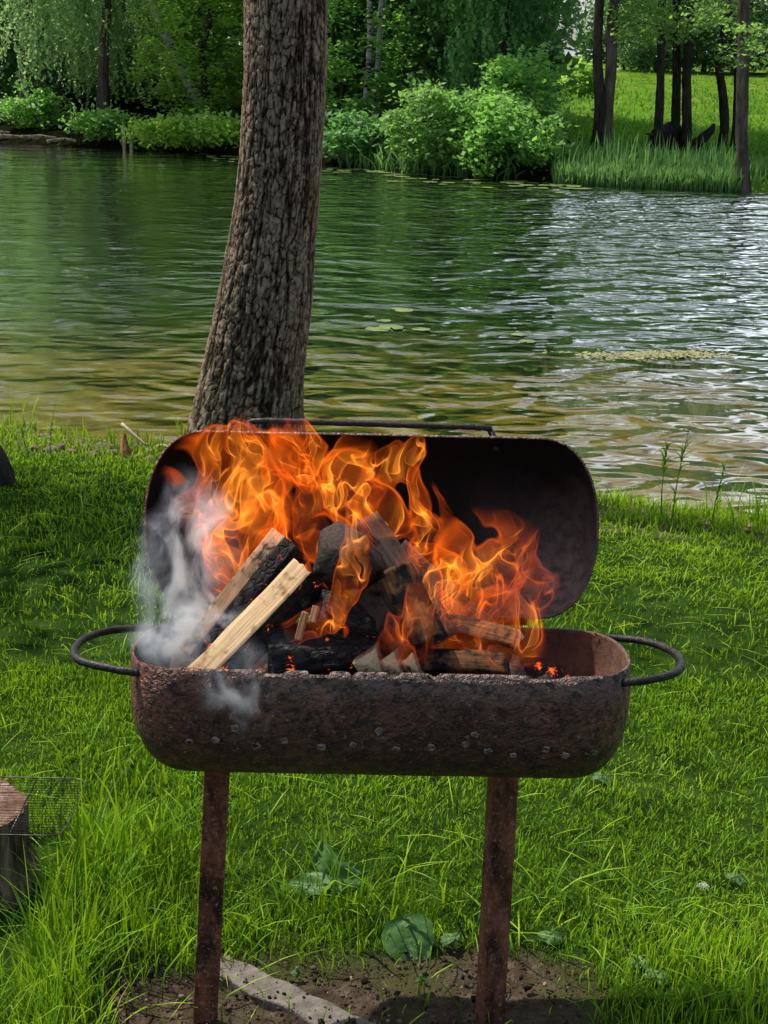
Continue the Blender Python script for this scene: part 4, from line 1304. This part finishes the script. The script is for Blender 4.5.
def tongue(px, py, y, wpx, hpx, depth, tilt=0.0, name="flame", mat=None, root=None, grow=1.25):
    c = atY(px, py, y)
    k = -(CM.transposed() @ (c - CAM)).z / FPX
    bm = bmesh.new()
    bmesh.ops.create_icosphere(bm, subdivisions=3, radius=1.0)
    me = bpy.data.meshes.new(name); bm.to_mesh(me); bm.free()
    o = link(name, me, mat or M_FLAME)
    o.parent = root or fire
    o.matrix_parent_inverse = Matrix.Translation(-Vector(o.parent.location))
    o.matrix_basis = Matrix.Translation(c) @ Matrix.Rotation(R(tilt), 4, 'Y') @ Matrix.Diagonal((wpx / 2 * k * grow, depth * grow, hpx / 2 * k * grow, 1))
    return o


#        px   py    y     w    h   depth tilt
for a_ in [(246, 490, 2.640, 142, 146, .060, 20),
           (318, 490, 2.600, 116, 138, .065, 5),
           (250, 555, 2.640, 110, 120, .045, 10),
           (348, 572, 2.425, 40, 160, .022, 6),
           (398, 520, 2.560, 92, 110, .040, 15),
           (402, 462, 2.600, 78, 44, .020, -25),
           (488, 572, 2.560, 124, 112, .055, 15),
           (436, 580, 2.500, 100, 80, .035, -15),
           (486, 632, 2.450, 110, 92, .040, 5),
           (412, 628, 2.410, 64, 90, .022, 20),
           (318, 626, 2.420, 64, 50, .025, 0),
           (300, 548, 2.600, 80, 90, .035, 0)]:
    tongue(*a_)

n = NT("wood_smoke")
oc = n.objco(); wp = n.pos()
wv = n.vmath('SUBTRACT', n.noise(wp, 7, 2.0, 0.5, 0, True), (0.5, 0.5, 0.5))
wq = n.vmath('ADD', wp, n.vmath('SCALE', wv, 0.16))
a = n.noise(n.scalev(wq, (1, 1, 0.6)), 21, 4.0, 0.62)
ln = n.vmath('LENGTH', n.vmath('ADD', oc, n.vmath('SCALE', wv, 1.5)))
dp = n.math('SUBTRACT', 0.95, ln)
mask = n.maprange(dp, 0.0, 0.75, 0, 1, True)
d = n.math('MULTIPLY', n.maprange(a, 0.44, 0.66, 0, 1, True), n.math('MULTIPLY', mask, n.maprange(n.vmath('LENGTH', oc), 0.99, 0.55, 0, 1, True)))
M_SMOKE = n.vol(n.n('ShaderNodeVolumeScatter', ins={'Color': (0.76, 0.86, 1.0), 'Density': n.math('MULTIPLY', d, SMOKE_D), 'Anisotropy': 0.3}).outputs[0])
M_SMOKE.cycles.volume_step_rate = 0.5
smoke = empty("smoke", (-.35, 2.5, 0.8), "pale blue grey smoke curling up at the left of the fire and spilling over the rim", "smoke", kind="stuff")
for a_ in [(206, 640, 2.50, 190, 115, .11, 0),
           (184, 560, 2.58, 135, 215, .075, 8),
           (225, 600, 2.55, 120, 130, .06, 25),
           (265, 650, 2.45, 130, 60, .06, 0),
           (238, 692, 2.345, 110, 150, .035, 14)]:
    tongue(*a_, name="smoke_wisp", mat=M_SMOKE, root=smoke, grow=1.0)
# ================================================================== SMALL THINGS
# ---- chopping stump with a wire grate
t = empty("chopping_stump", (-.955, 2.98, gz(-.955, 2.98)), "weathered brown chopping stump at the left edge with a wire grate on top", "stump")
nu, nz = 120, 70
th = np.arange(nu) / nu * 2 * PI
z0 = float(t.location.z); H = 0.30
for _k in range(60):
    if proj((-.72, 2.82, z0 + H))[1] < 836: H -= 0.004
zg = np.linspace(z0 - 0.06, z0 + H, nz)
TH, ZZ = np.meshgrid(th, zg, indexing='ij')
groove = fbm(np.cos(TH) * 7, np.sin(TH) * 7, ZZ * 3, 801, 4)
rr = 0.138 * (1 + 0.10 * (fbm(np.cos(TH) * 1.4, np.sin(TH) * 1.4, ZZ * 1.0, 802, 3) - .5) * 2) + 0.022 * (groove - .5) + 0.03 * sstep(.1, 0, ZZ - z0)
cx, cy = -.92, 2.95
V = np.stack([cx + rr * np.cos(TH), cy + rr * np.sin(TH), ZZ + 0 * rr], -1).reshape(-1, 3)
n = NT("weathered_stump_bark")
p = n.objco(); f = n.noise(n.scalev(p, (1, 1, 0.12)), 38, 5, 0.65); f2 = n.noise(p, 9, 4)
c = n.ramp(f, [(0.32, (0.02, 0.014, 0.010)), (0.5, (0.12, 0.085, 0.058)), (0.68, (0.36, 0.27, 0.19))])
c = n.mix(n.maprange(f2, .55, .7, 0, .7), c, (0.02, 0.016, 0.012))
M_STUMP = n.surf(n.principled(c, 0.9, 0, n.bump(f, 0.012, 1.0), 0.15))
link("trunk", npmesh("trunk", V, grid_faces(nu, nz, True), None), M_STUMP, t)
rad_ = np.linspace(0, 1, 26)
RG, TG = np.meshgrid(rad_, th, indexing='ij')
edge = rr[:, -1]
Vx = cx + RG * edge[None, :] * np.cos(TG); Vy = cy + RG * edge[None, :] * np.sin(TG)
Vz = z0 + H + 0.012 * (fbm(Vx * 18, Vy * 18, None, 805, 4) - .5) * (RG < .99)
n = NT("stump_top"); p = n.objco()
rings = n.math('SINE', n.math('MULTIPLY', n.vmath('LENGTH', n.vmath('SUBTRACT', n.vmath('ADD', p, n.vmath('SCALE', n.noise(p, 6, 3, .5, 0, True), .03)), (cx, cy, z0 + H))), 330))
c = n.ramp(n.noise(p, 24, 5, .65), [(.3, (.05, .025, .018)), (.5, (.25, .14, .10)), (.7, (.48, .34, .27))])
c = n.mix(n.maprange(rings, .2, 1, 0, .35), c, (.10, .06, .045))
link("cut_face", npmesh("cut_face", np.stack([Vx, Vy, Vz], -1).reshape(-1, 3), np.concatenate([grid_faces(26, nu), np.stack([np.arange(25) * nu + nu - 1, np.arange(1, 26) * nu + nu - 1, np.arange(1, 26) * nu, np.arange(25) * nu], -1)])), n.surf(n.principled(c, .85, 0, n.bump(n.noise(p, 60, 4), .008, 1), .2)), t)

n = NT("grate_wire"); M_WIRE = n.surf(n.principled(n.ramp(n.noise(n.objco(), 60, 3), [(.35, (.03, .026, .024)), (.65, (.14, .12, .11))]), .4, .8, None, .5))
gt = empty("wire_grate", (-.9, 2.92, z0 + H + .012), "thin wire cooking grate lying on the chopping stump", "grate")
zt = z0 + H + 0.016
xa, xb, ya, yb = -1.22, -.665, 2.80, 3.06
A = Acc()
cr_ = 0.03
fr_ = []
for (cx_, cy_, a0) in ((xb - cr_, ya + cr_, -90), (xb - cr_, yb - cr_, 0), (xa + cr_, yb - cr_, 90), (xa + cr_, ya + cr_, 180)):
    for k in range(5): fr_.append((cx_ + cr_ * math.cos(R(a0 + k * 22.5)), cy_ + cr_ * math.sin(R(a0 + k * 22.5)), zt))
fr_.append(fr_[0])
A.tube(fr_, .0016, 8, caps=False); A.build("rim_wire", M_WIRE, gt)
A = Acc()
for k in range(21):
    yy = ya + .012 + (yb - ya - .024) * k / 20
    sg = 0.004 * math.sin(k * 1.7)
    A.tube([(xa + .004, yy, zt), ((xa + xb) / 2, yy + sg * .3, zt - .003 + sg * .4), (xb - .004, yy, zt)], .0008, 5)
for xx in (-1.12, -.95, -.78):
    A.tube([(xx, ya, zt - .0035), (xx, yb, zt - .0035)], .0018, 6)
A.build("bar_grid", M_WIRE, gt)

# ---- dark mossy trunk foot at the left edge
b = atZ(-22, 482, -.05)
nu, nz = 60, 40
th = np.arange(nu) / nu * 2 * PI; zg = np.linspace(gz(b.x, b.y) - .1, gz(b.x, b.y) + .30, nz)
TH, ZZ = np.meshgrid(th, zg, indexing='ij')
rr = 0.15 * (1 + .3 * (fbm(np.cos(TH) * 2, np.sin(TH) * 2, ZZ * 4, 811, 4) - .5)) * (1.15 - .9 * sstep(.0, .42, ZZ - zg[0]) ** 2) + .02 * (fbm(np.cos(TH) * 8, np.sin(TH) * 8, ZZ * 12, 812, 3) - .5)
rr[:, -1] = 0.004
V = np.stack([b.x + rr * np.cos(TH), b.y + rr * np.sin(TH), ZZ], -1).reshape(-1, 3)
o = link("old_stump", npmesh("old_stump", V, grid_faces(nu, nz, True)), M_BARK)
tag(o, "low dark rotten stump in the grass at the left edge near the shore", "stump")

# ---- weathered orange driftwood with pale sticks at the left shore
W_DRIFT = wood_material("orange_driftwood", (.28, .10, .045), (.55, .27, .13), 0.1, (.10, .05, .03))
W_STICK = wood_material("pale_dry_stick", (.34, .25, .15), (.62, .50, .34), 0.05)
a = atZ(127, 462, gz(-1.35, 7.9)); tp = atY(124, 434, a.y + .03)
log("short orange driftwood stub standing at the left shore", a + Vector((0, 0, -.05)), tp, [(-.035, .02, 0), (.02, .025, 0), (.035, -.01, 0), (0, -.03, 0), (-.035, -.015, 0)], (0, -1, 0), [W_DRIFT, W_DRIFT], 41, .022, .75, group=None)
A = Acc(); A.tube(catmull([atY(122, 424, a.y), atY(133, 434, a.y - .06), atY(147, 446, a.y - .1)], 4), [.010, .010, .010, .009, .009, .008, .008, .007, .006], 7, lump=.2)
o = A.build("stick", W_STICK); tag(o, "pale dry stick slanting across the orange driftwood at the left shore", "stick", "dry sticks at the left shore")
A = Acc(); A.tube(catmull([atZ(150, 452, -.25), atZ(160, 446, -.24), atZ(176, 449, -.25)], 4), [.012, .012, .012, .011, .011, .010, .01, .009, .008], 7, lump=.2)
o = A.build("stick", W_STICK); tag(o, "pale dry stick lying flat between the driftwood and the lid", "stick", "dry sticks at the left shore")

# ---- stones along the left shore
n = NT("shore_stone"); p = n.objco()
M_STONE = n.surf(n.principled(n.ramp(n.noise(p, 14, 4), [(.3, (.20, .13, .10)), (.6, (.42, .31, .25)), (.8, (.55, .46, .38))]), .8, 0, n.bump(n.noise(p, 60, 3), .01, 1), .3))
bm = bmesh.new(); bmesh.ops.create_icosphere(bm, subdivisions=3, radius=1)
for v_ in bm.verts:
    k = .75 + .5 * float(fbm(np.array([v_.co.x * 1.4]), np.array([v_.co.y * 1.4]), np.array([v_.co.z * 1.4]), 821, 3)[0]); v_.co *= k
stone_me = bm_mesh("stone", bm)
g = np.random.default_rng(822)
stone_spots = [(35, 452), (52, 455), (60, 449), (72, 456), (84, 452), (93, 459), (100, 450), (108, 446), (112, 456), (140, 458), (150, 462), (165, 455), (44, 446), (88, 444), (158, 446)]
o0 = None
for i, (px, py) in enumerate(stone_spots):
    q = atZ(px, py, -.25); zq = gz(q.x, q.y)
    s_ = g.uniform(.018, .05)
    if o0 is None: o = o0 = link("stone", stone_me, M_STONE)
    else: o = o0.copy(); COL.objects.link(o)
    o.location = (q.x, q.y, zq + s_ * .2); o.scale = (s_ * g.uniform(1, 1.5), s_, s_ * .6); o.rotation_euler = (g.normal(0, .2), g.normal(0, .2), g.uniform(0, 6))
    tag(o, "pinkish beige stone among the stones along the left shore", "stone", "stones along the left shore")

# ---- half-buried concrete slab by the left leg
n = NT("old_concrete"); p = n.objco()
M_CONC = n.surf(n.principled(n.ramp(n.noise(p, 30, 6, .7), [(.3, (.10, .082, .066)), (.55, (.20, .17, .145)), (.75, (.30, .265, .23))]), .9, 0, n.bump(n.noise(p, 90, 4, .7), .006, 1), .2))
c1_ = atZ(226, 974, .012); c2_ = atZ(334, 1026, .012); 
e = (c2_ - c1_); e.z = 0; e.normalize(); nn = Vector((-e.y, e.x, 0)) * -1
bm = bmesh.new()
slab_z = max(gz(c1_.x + e.x * a_ + nn.x * b_, c1_.y + e.y * a_ + nn.y * b_) for a_ in (0, .1, .2, .3, .4) for b_ in (0, .03, .07)) + .006
pts = []
for k in range(16): pts.append(c1_ + e * (k / 15 * .50) + nn * (0.004 * math.sin(k * 2.1)))
for k in range(16): pts.append(c1_ + e * ((15 - k) / 15 * .50) + nn * (.07 + .006 * math.sin(k * 1.3)))
top = [bm.verts.new((q.x, q.y, slab_z)) for q in pts]; bot = [bm.verts.new((q.x, q.y, -.06)) for q in pts]
bm.faces.new(top); bm.faces.new(bot[::-1])
for k in range(len(top)): bm.faces.new((top[k], top[(k + 1) % len(top)], bot[(k + 1) % len(top)], bot[k]))
o = link("concrete_slab", bm_mesh("concrete_slab", bm), M_CONC, None, False)
bv = o.modifiers.new("worn_edge", 'BEVEL'); bv.width = .004; bv.segments = 2
tag(o, "pale half-buried concrete slab beside the left leg of the grill", "slab")

# ---- crumbs of soil and chips on the bare ground
g = np.random.default_rng(831)
bm = bmesh.new(); bmesh.ops.create_icosphere(bm, subdivisions=1, radius=1)
bv_ = np.array([v_.co[:] for v_ in bm.verts]); bf_ = np.array([[v_.index for v_ in f_.verts] for f_ in bm.faces]); bm.free()
A = Acc()
N = 2600
x = g.uniform(-.75, .65, N); y = g.uniform(2.35, 2.9, N)
k = g.uniform(0, 1, N) < dirt_mask(x, y); x, y = x[k], y[k]; z = ground_z(x, y)
onslab = ((Vector((0, 0, 0)) - c1_).length > 0)
for i in range(len(x)):
    s_ = g.lognormal(-6.1, .5)
    rel = Vector((x[i] - c1_.x, y[i] - c1_.y, 0)); zt_ = z[i]
    if 0 < rel.dot(e) < .5 and 0 < rel.dot(nn) < .07:
        if rel.dot(nn) < .035 and g.uniform() < .85: continue
        zt_ = slab_z + .001
    jit = 1 + .35 * g.normal(0, 1, (len(bv_), 1)).clip(-1, 1)
    A.add(bv_ * jit * s_ * g.uniform(.6, 1.3, 3) + np.array([x[i], y[i], zt_ + s_ * .3]), (), bf_, v=g.uniform(0, 1))
n = NT("soil_crumb")
M_CRUMB = n.surf(n.principled(n.ramp(n.attr('v'), [(0, (.018, .012, .009)), (.6, (.075, .052, .038)), (.88, (.15, .115, .085)), (1, (.30, .23, .16))]), .95, 0, n.bump(n.noise(n.objco(), 200, 3), .004, 1), .15))
o = A.build("soil_crumbs", M_CRUMB, None, False); tag(o, "loose crumbs of dark soil on the bare ground by the grill legs", "soil", kind="stuff")

# ---- brown roots at lower left
W_ROOT = wood_material("brown_root", (.035, .02, .016), (.14, .085, .065), .1)
for i, (pts, r_, lab) in enumerate([
    ([(112, 985), (120, 1004), (124, 1030)], .010, "curved brown root poking from the soil at lower left, thickest of three"),
    ([(128, 990), (122, 1008), (132, 1032)], .007, "thin crooked brown root right of the thickest one at lower left"),
    ([(104, 1000), (112, 1012), (110, 1030)], .006, "thin brown root left of the thickest one at lower left")]):
    P = [atZ(px, py, .015 + .03 * math.sin(k + i)) for k, (px, py) in enumerate(pts)]
    A = Acc(); path = catmull(P, 6); A.tube(path, [r_ * (1 - .3 * k / len(path)) for k in range(len(path))], 8, lump=.25, seed=i)
    o = A.build("root", W_ROOT); tag(o, lab, "root", "roots at lower left")


# ---- broad leaves
def leaf_blade(c, normal, tipdir, L, W, seed, curl=.12, lobes=0.04):
    N = Vector(normal).normalized(); T = Vector(tipdir); T = (T - N * T.dot(N)).normalized(); Bv = N.cross(T)
    us_ = np.linspace(0, 1, 17); vs_ = np.linspace(-1, 1, 15)
    U, Vv = np.meshgrid(us_, vs_, indexing='ij')
    half = W / 2 * np.sin(np.clip(U, 0, 1) ** .62 * PI) ** .75 * (1 + lobes * np.sin(U * 26 + seed))
    half = np.maximum(half, 0.0015)
    x_ = Vv * half; y_ = (U - .5) * L - .10 * L * np.abs(Vv) ** 2 * (1 - U) * (U < .35)
    z_ = -curl * L * (U - .4) ** 2 - .18 * np.abs(Vv) * half * -1 + .02 * L * np.sin(Vv * 5 + U * 9 + seed) + .004 * np.abs(np.sin(U * 20 - np.abs(Vv) * 4))
    P = np.array(c)[None, None] + x_[..., None] * np.array(Bv) + y_[..., None] * np.array(T) + z_[..., None] * np.array(N)
    vein = np.exp(-(Vv * half / .003) ** 2) * .5 + .25 * np.exp(-((np.sin(U * 17 - np.abs(Vv) * 4.5)) / .15) ** 2)
    return P.reshape(-1, 3), grid_faces(17, 15), (vein + 0 * U).ravel()


n = NT("broad_leaf")
vv_ = n.attr('v')
c = n.mix(n.math('MULTIPLY', vv_, .6), n.ramp(n.noise(n.pos(), 25, 3), [(.3, (.045, .13, .028)), (.7, (.10, .21, .055))]), (.19, .30, .11))
pr = n.principled(c, .5, 0, n.bump(vv_, .003, .7), .3); tr = n.n('ShaderNodeBsdfTranslucent', ins={'Color': (.12, .28, .03, 1)}).outputs[0]
M_BROAD = n.surf(n.n('ShaderNodeMixShader', ins={0: .12, 1: pr, 2: tr}).outputs[0])


def plant(name, label, base, specs, cat="plant", group=None):
    t = empty(name, base, label, cat, group)
    for i, (c, nrm, td, L, W) in enumerate(specs):
        v, q, a_ = leaf_blade(c, nrm, td, L, W, i + 1)
        A = Acc(); A.add(v, q, v=a_)
        st = Vector(c) - Vector(td).normalized() * L * .45
        A.tube(catmull([Vector(base), Vector(base).lerp(st, .5) + Vector((0, 0, .02)), st], 4), [.003] * 9, 5, attrs={'v': .8})
        A.build("leaf", M_BROAD, t)
    return t


b = atZ(412, 962, 0.0); b.z = gz(b.x, b.y)
plant("burdock_plant", "broad pale burdock leaf lying at the edge of the bare soil between the legs", b, [
    (atY(411, 947, b.y - .035), (-.1, -.75, .65), (.25, 0.1, -1), .115, .11),
    (atY(440, 962, b.y + .02), (.1, -.6, .8), (.6, -.2, -.3), .045, .032), (atY(392, 968, b.y), (-.1, -.4, .9), (-.8, -.3, 0), .04, .026), (atY(428, 968, b.y - .02), (.1, -.5, .9), (.3, -.6, -.2), .04, .03)])
b = atZ(330, 905, 0.0); b.z = gz(b.x, b.y)
plant("burdock_plant", "dark burdock plant with upright leaves in the grass between the legs", b, [
    (atY(348, 876, b.y + .0), (.5, -.5, .7), (1, .1, .45), .12, .07), (atY(304, 886, b.y - .03), (-.4, -.5, .8), (-1, -.1, .3), .12, .055), (atY(326, 866, b.y + .03), (-.1, -.7, .5), (-.2, .4, .9), .12, .075), (atY(330, 896, b.y - .05), (0, -.6, .8), (.2, -.8, .1), .09, .06)])
g = np.random.default_rng(841)
for i, (px, py, lab) in enumerate([(452, 968, "small leafy weed right of the pale burdock leaf"), (297, 1000, "tiny weed seedling on the bare soil by the slab"), (420, 1008, "tiny weed seedling on the bare soil below the pale burdock leaf"), (655, 1000, "leafy weed in the long grass at the lower right corner"), (640, 985, "leafy weed up left of the one at the lower right corner"),
                                   (548, 965, "small weed at the soil edge right of the right leg"), (600, 800, "small clover plant in the lawn right below the grill bowl's end"), (735, 900, "small clover plant near the right edge of the lawn")]):
    b = atZ(px, py, 0.0); b.z = gz(b.x, b.y)
    h_ = .013 if i in (1, 2) else .026
    sp = []
    for k in range(5):
        a_ = g.uniform(0, 2 * PI); dd = Vector((math.cos(a_), math.sin(a_) * .8, .15))
        sp.append((b + dd * h_ * .6 + Vector((0, 0, h_ * .6)), (dd.x * .4, -.3, .9), dd, h_ * 1.1, h_ * .75))
    plant("weed", lab, b, sp, group="weeds in the lawn")

# tall thin stems at the right shore and on the left lawn
n = NT("stem_green"); M_STEM = n.surf(n.principled((.10, .20, .04, 1), .6, 0, None, .3))
for i, (px, py, tpx, tpy, lab) in enumerate([(672, 512, 690, 425, "tall thin shoreline weed with narrow leaves, at the right behind the lawn"), (662, 516, 668, 440, "tall leafy shoreline weed left of the tallest stem at the right"), (712, 520, 726, 462, "short shoreline weed near the right edge"), (570, 508, 578, 455, "lone shoreline weed just right of the lid"),
                                             (50, 455, 55, 405, "thin seeding grass stem at the left shore"), (30, 452, 22, 425, "short seeding grass stem at the far left shore")]):
    b = atZ(px, py, -.2); b.z = gz(b.x, b.y) - .02; tp = atY(tpx, tpy, b.y + .02)
    t = empty("shore_weed", b, lab, "plant", "weeds at the shore")
    A = Acc(); path = catmull([b, b.lerp(tp, .5) + Vector((-.01, 0, 0)), tp], 6); A.tube(path, [.004 * (1 - .06 * k) for k in range(len(path))], 5); A.build("stem", M_STEM, t)
    P_, L_ = [], []
    m = 16 if i < 4 else 7
    rootp = np.array([path[int(g.uniform(.15, 1) * (len(path) - 1))][:] for _ in range(m)])
    V, q, tt_, vv = blades(rootp[:, 0], rootp[:, 1], rootp[:, 2], g.uniform(.04, .11, m) * (1 if i < 4 else .5), np.full(m, .011), g.uniform(.6, 1.6, m), np.full(m, .62), None, 850 + i)
    A = Acc(); A.add(V, q, tt_, v=vv); A.build("foliage", grass_mat, t, False)

# dandelion clock in the lawn
b = atZ(703, 902, 0.0); b.z = gz(b.x, b.y)
t = empty("dandelion", b, "single white dandelion seed head in the lawn at the right", "flower")
hc = atY(703, 890, b.y)
A = Acc(); A.tube([b, hc], .0016, 5); A.build("stem", M_STEM, t)
A = Acc()
for k in range(130):
    d_ = Vector(g.normal(0, 1, 3)).normalized(); A.tube([hc, hc + d_ * .014], [.0002, .0005], 3)
    for j in range(3):
        o_ = (d_.orthogonal() * math.cos(j * 2.1 + k) + d_.cross(d_.orthogonal()) * math.sin(j * 2.1 + k)) * .0035
        A.tube([hc + d_ * .014, hc + d_ * .0165 + o_], .0003, 3)
n = NT("seed_fluff"); A.build("seed_head", n.surf(n.principled((.8, .8, .78, 1), .9)), t)

# ---- lily pads
n = NT("lily_pad"); p = n.objco()
M_PAD = n.surf(n.principled(n.ramp(n.noise(n.pos(), 3, 3), [(.35, (.07, .14, .03)), (.65, (.24, .30, .10))]), .4, 0, n.bump(n.noise(p, 4, 3), .03, .6), .5))
bm = bmesh.new()
c_ = bm.verts.new((0, 0, .02)); rim = [bm.verts.new((math.cos(R(12 + k * 14)) * (1 + .04 * math.sin(k * 3)), math.sin(R(12 + k * 14)) * (1 + .04 * math.cos(k * 2)), .05 + .03 * math.sin(k * 1.3))) for k in range(25)]
for k in range(24): bm.faces.new((c_, rim[k], rim[k + 1]))
pad_me = bm_mesh("lily_pad", bm)
g = np.random.default_rng(861)
spots = []
for k in range(95):
    px = g.uniform(322, 585) if k > 12 else g.uniform(190, 240)
    q = atZ(px, np.interp(px, [190, 240, 322, 400, 585], [161, 164, 171, 177, 186]), WATER_Z)
    spots.append((q.x, float(farshore(np.array([q.x]))[0]) - abs(g.normal(0, 1.0)) - .15, g.uniform(.08, .17), "strip"))
for (px, py, s_) in [(378, 331, .11), (391, 329, .12), (404, 312, .09), (421, 331, .08), (384, 322, .07), (398, 310, .06), (369, 318, .06), (519, 336, .07), (527, 343, .08)]:
    q = atZ(px, py, WATER_Z); spots.append((q.x, q.y, s_, "near"))
o0 = None
nl = ["lily pad on open water in the near loose cluster right of the big trunk"]
for i, (x, y, s_, kind_) in enumerate(spots):
    if o0 is None: o = o0 = link("lily_pad", pad_me, M_PAD)
    else: o = o0.copy(); COL.objects.link(o)
    o.location = (x, y, WATER_Z + .012 + .0004 * (i % 9)); o.scale = (s_, s_ * .9, s_ * .5); o.rotation_euler = (0, 0, g.uniform(0, 6.28))
    if kind_ == "strip": tag(o, "small green lily pad in the floating strip along the far bank", "lily pad", "lily pads along the far bank")
    else: tag(o, "pale lily pad in the loose cluster on the open water", "lily pad", "lily pads on the open water")
# floating mat of yellowish pond weed
A = Acc(); g = np.random.default_rng(871)
N = 900
u = g.normal(0, 1, N) * .27; c_ = atZ(655, 357, WATER_Z)
x = c_.x + u; y = c_.y + g.normal(0, .07, N) + .08 * np.sin(u * 4)
P = np.stack([x, y, WATER_Z + .012 + g.uniform(0, .012, N)], 1)
V, q = leaves(P, .05, 872, 3.0)
A.add(V, q, v=np.repeat(g.uniform(.5, 1, N), 4))
o = A.build("pond_weed", leaf_material("pond_weed", (.14, .16, .05), (.46, .44, .22), .2), None, False); tag(o, "pale yellow mat of floating pond weed on the water at the right", "pond weed", kind="stuff")

W_OLD = wood_material('old_driftwood', (.07, .055, .04), (.30, .24, .17), .3, (.03, .025, .02))
# ---- driftwood logs along the far left bank
for i, (px, ln, r_, rz, lab) in enumerate([(18, 1.5, .06, .05, "pale fallen log along the water at the far left bank, longest"), (40, .9, .05, -.1, "pale fallen log end right of the longest bank log"), (62, .7, .05, .2, "thin pale branch at the right end of the bank logs"), (-5, .8, .08, .15, "pale fallen log cut by the left edge on the far bank")]):
    x, y = far_xy(px, -.05)
    A = Acc(); c_ = Vector((x, y, WATER_Z + .12 + .05 * i % .1)); d_ = Vector((math.cos(rz), math.sin(rz), .04 * (i - 1)))
    path = catmull([c_ - d_ * ln / 2, c_ + Vector((0, .05, .03)), c_ + d_ * ln / 2], 6); A.tube(path, [r_ * (1 - .03 * k) for k in range(len(path))], 9, lump=.25, seed=i)
    o = A.build("fallen_log", W_OLD); tag(o, lab, "log", "fallen logs on the far bank")
for i, (px, h_) in enumerate([(124, .55), (131, .3)]):
    x, y = far_xy(px, -.1)
    A = Acc(); A.tube([(x, y, WATER_Z - .2), (x + .02, y, WATER_Z + h_ * .5), (x - .03, y, WATER_Z + h_)], [.05, .045, .035], 8, lump=.2, seed=i)
    o = A.build("broken_stake", W_STICK); tag(o, ["pale broken stake standing in the water at the far left bank, taller one", "short broken stake beside the taller one at the far left bank"][i], "stake", "stakes at the far left bank")

# ---- a young tree left of the view; its crown shades the lawn and the big trunk
x, y = -4.5, 7.6; z = gz(x, y)
P1 = clumps((x, y, z + 5.0), (1.5, 1.2, 1.1), 90, 45, 0.5, 901, 0.4)
make_tree("lawn_tree", "young leafy tree on the lawn left of the view", "tree", x, y, 5.5, 0.09, [P1[:2]], LEAF_MID, M_BARK2, seed=902, leaf=0.10)
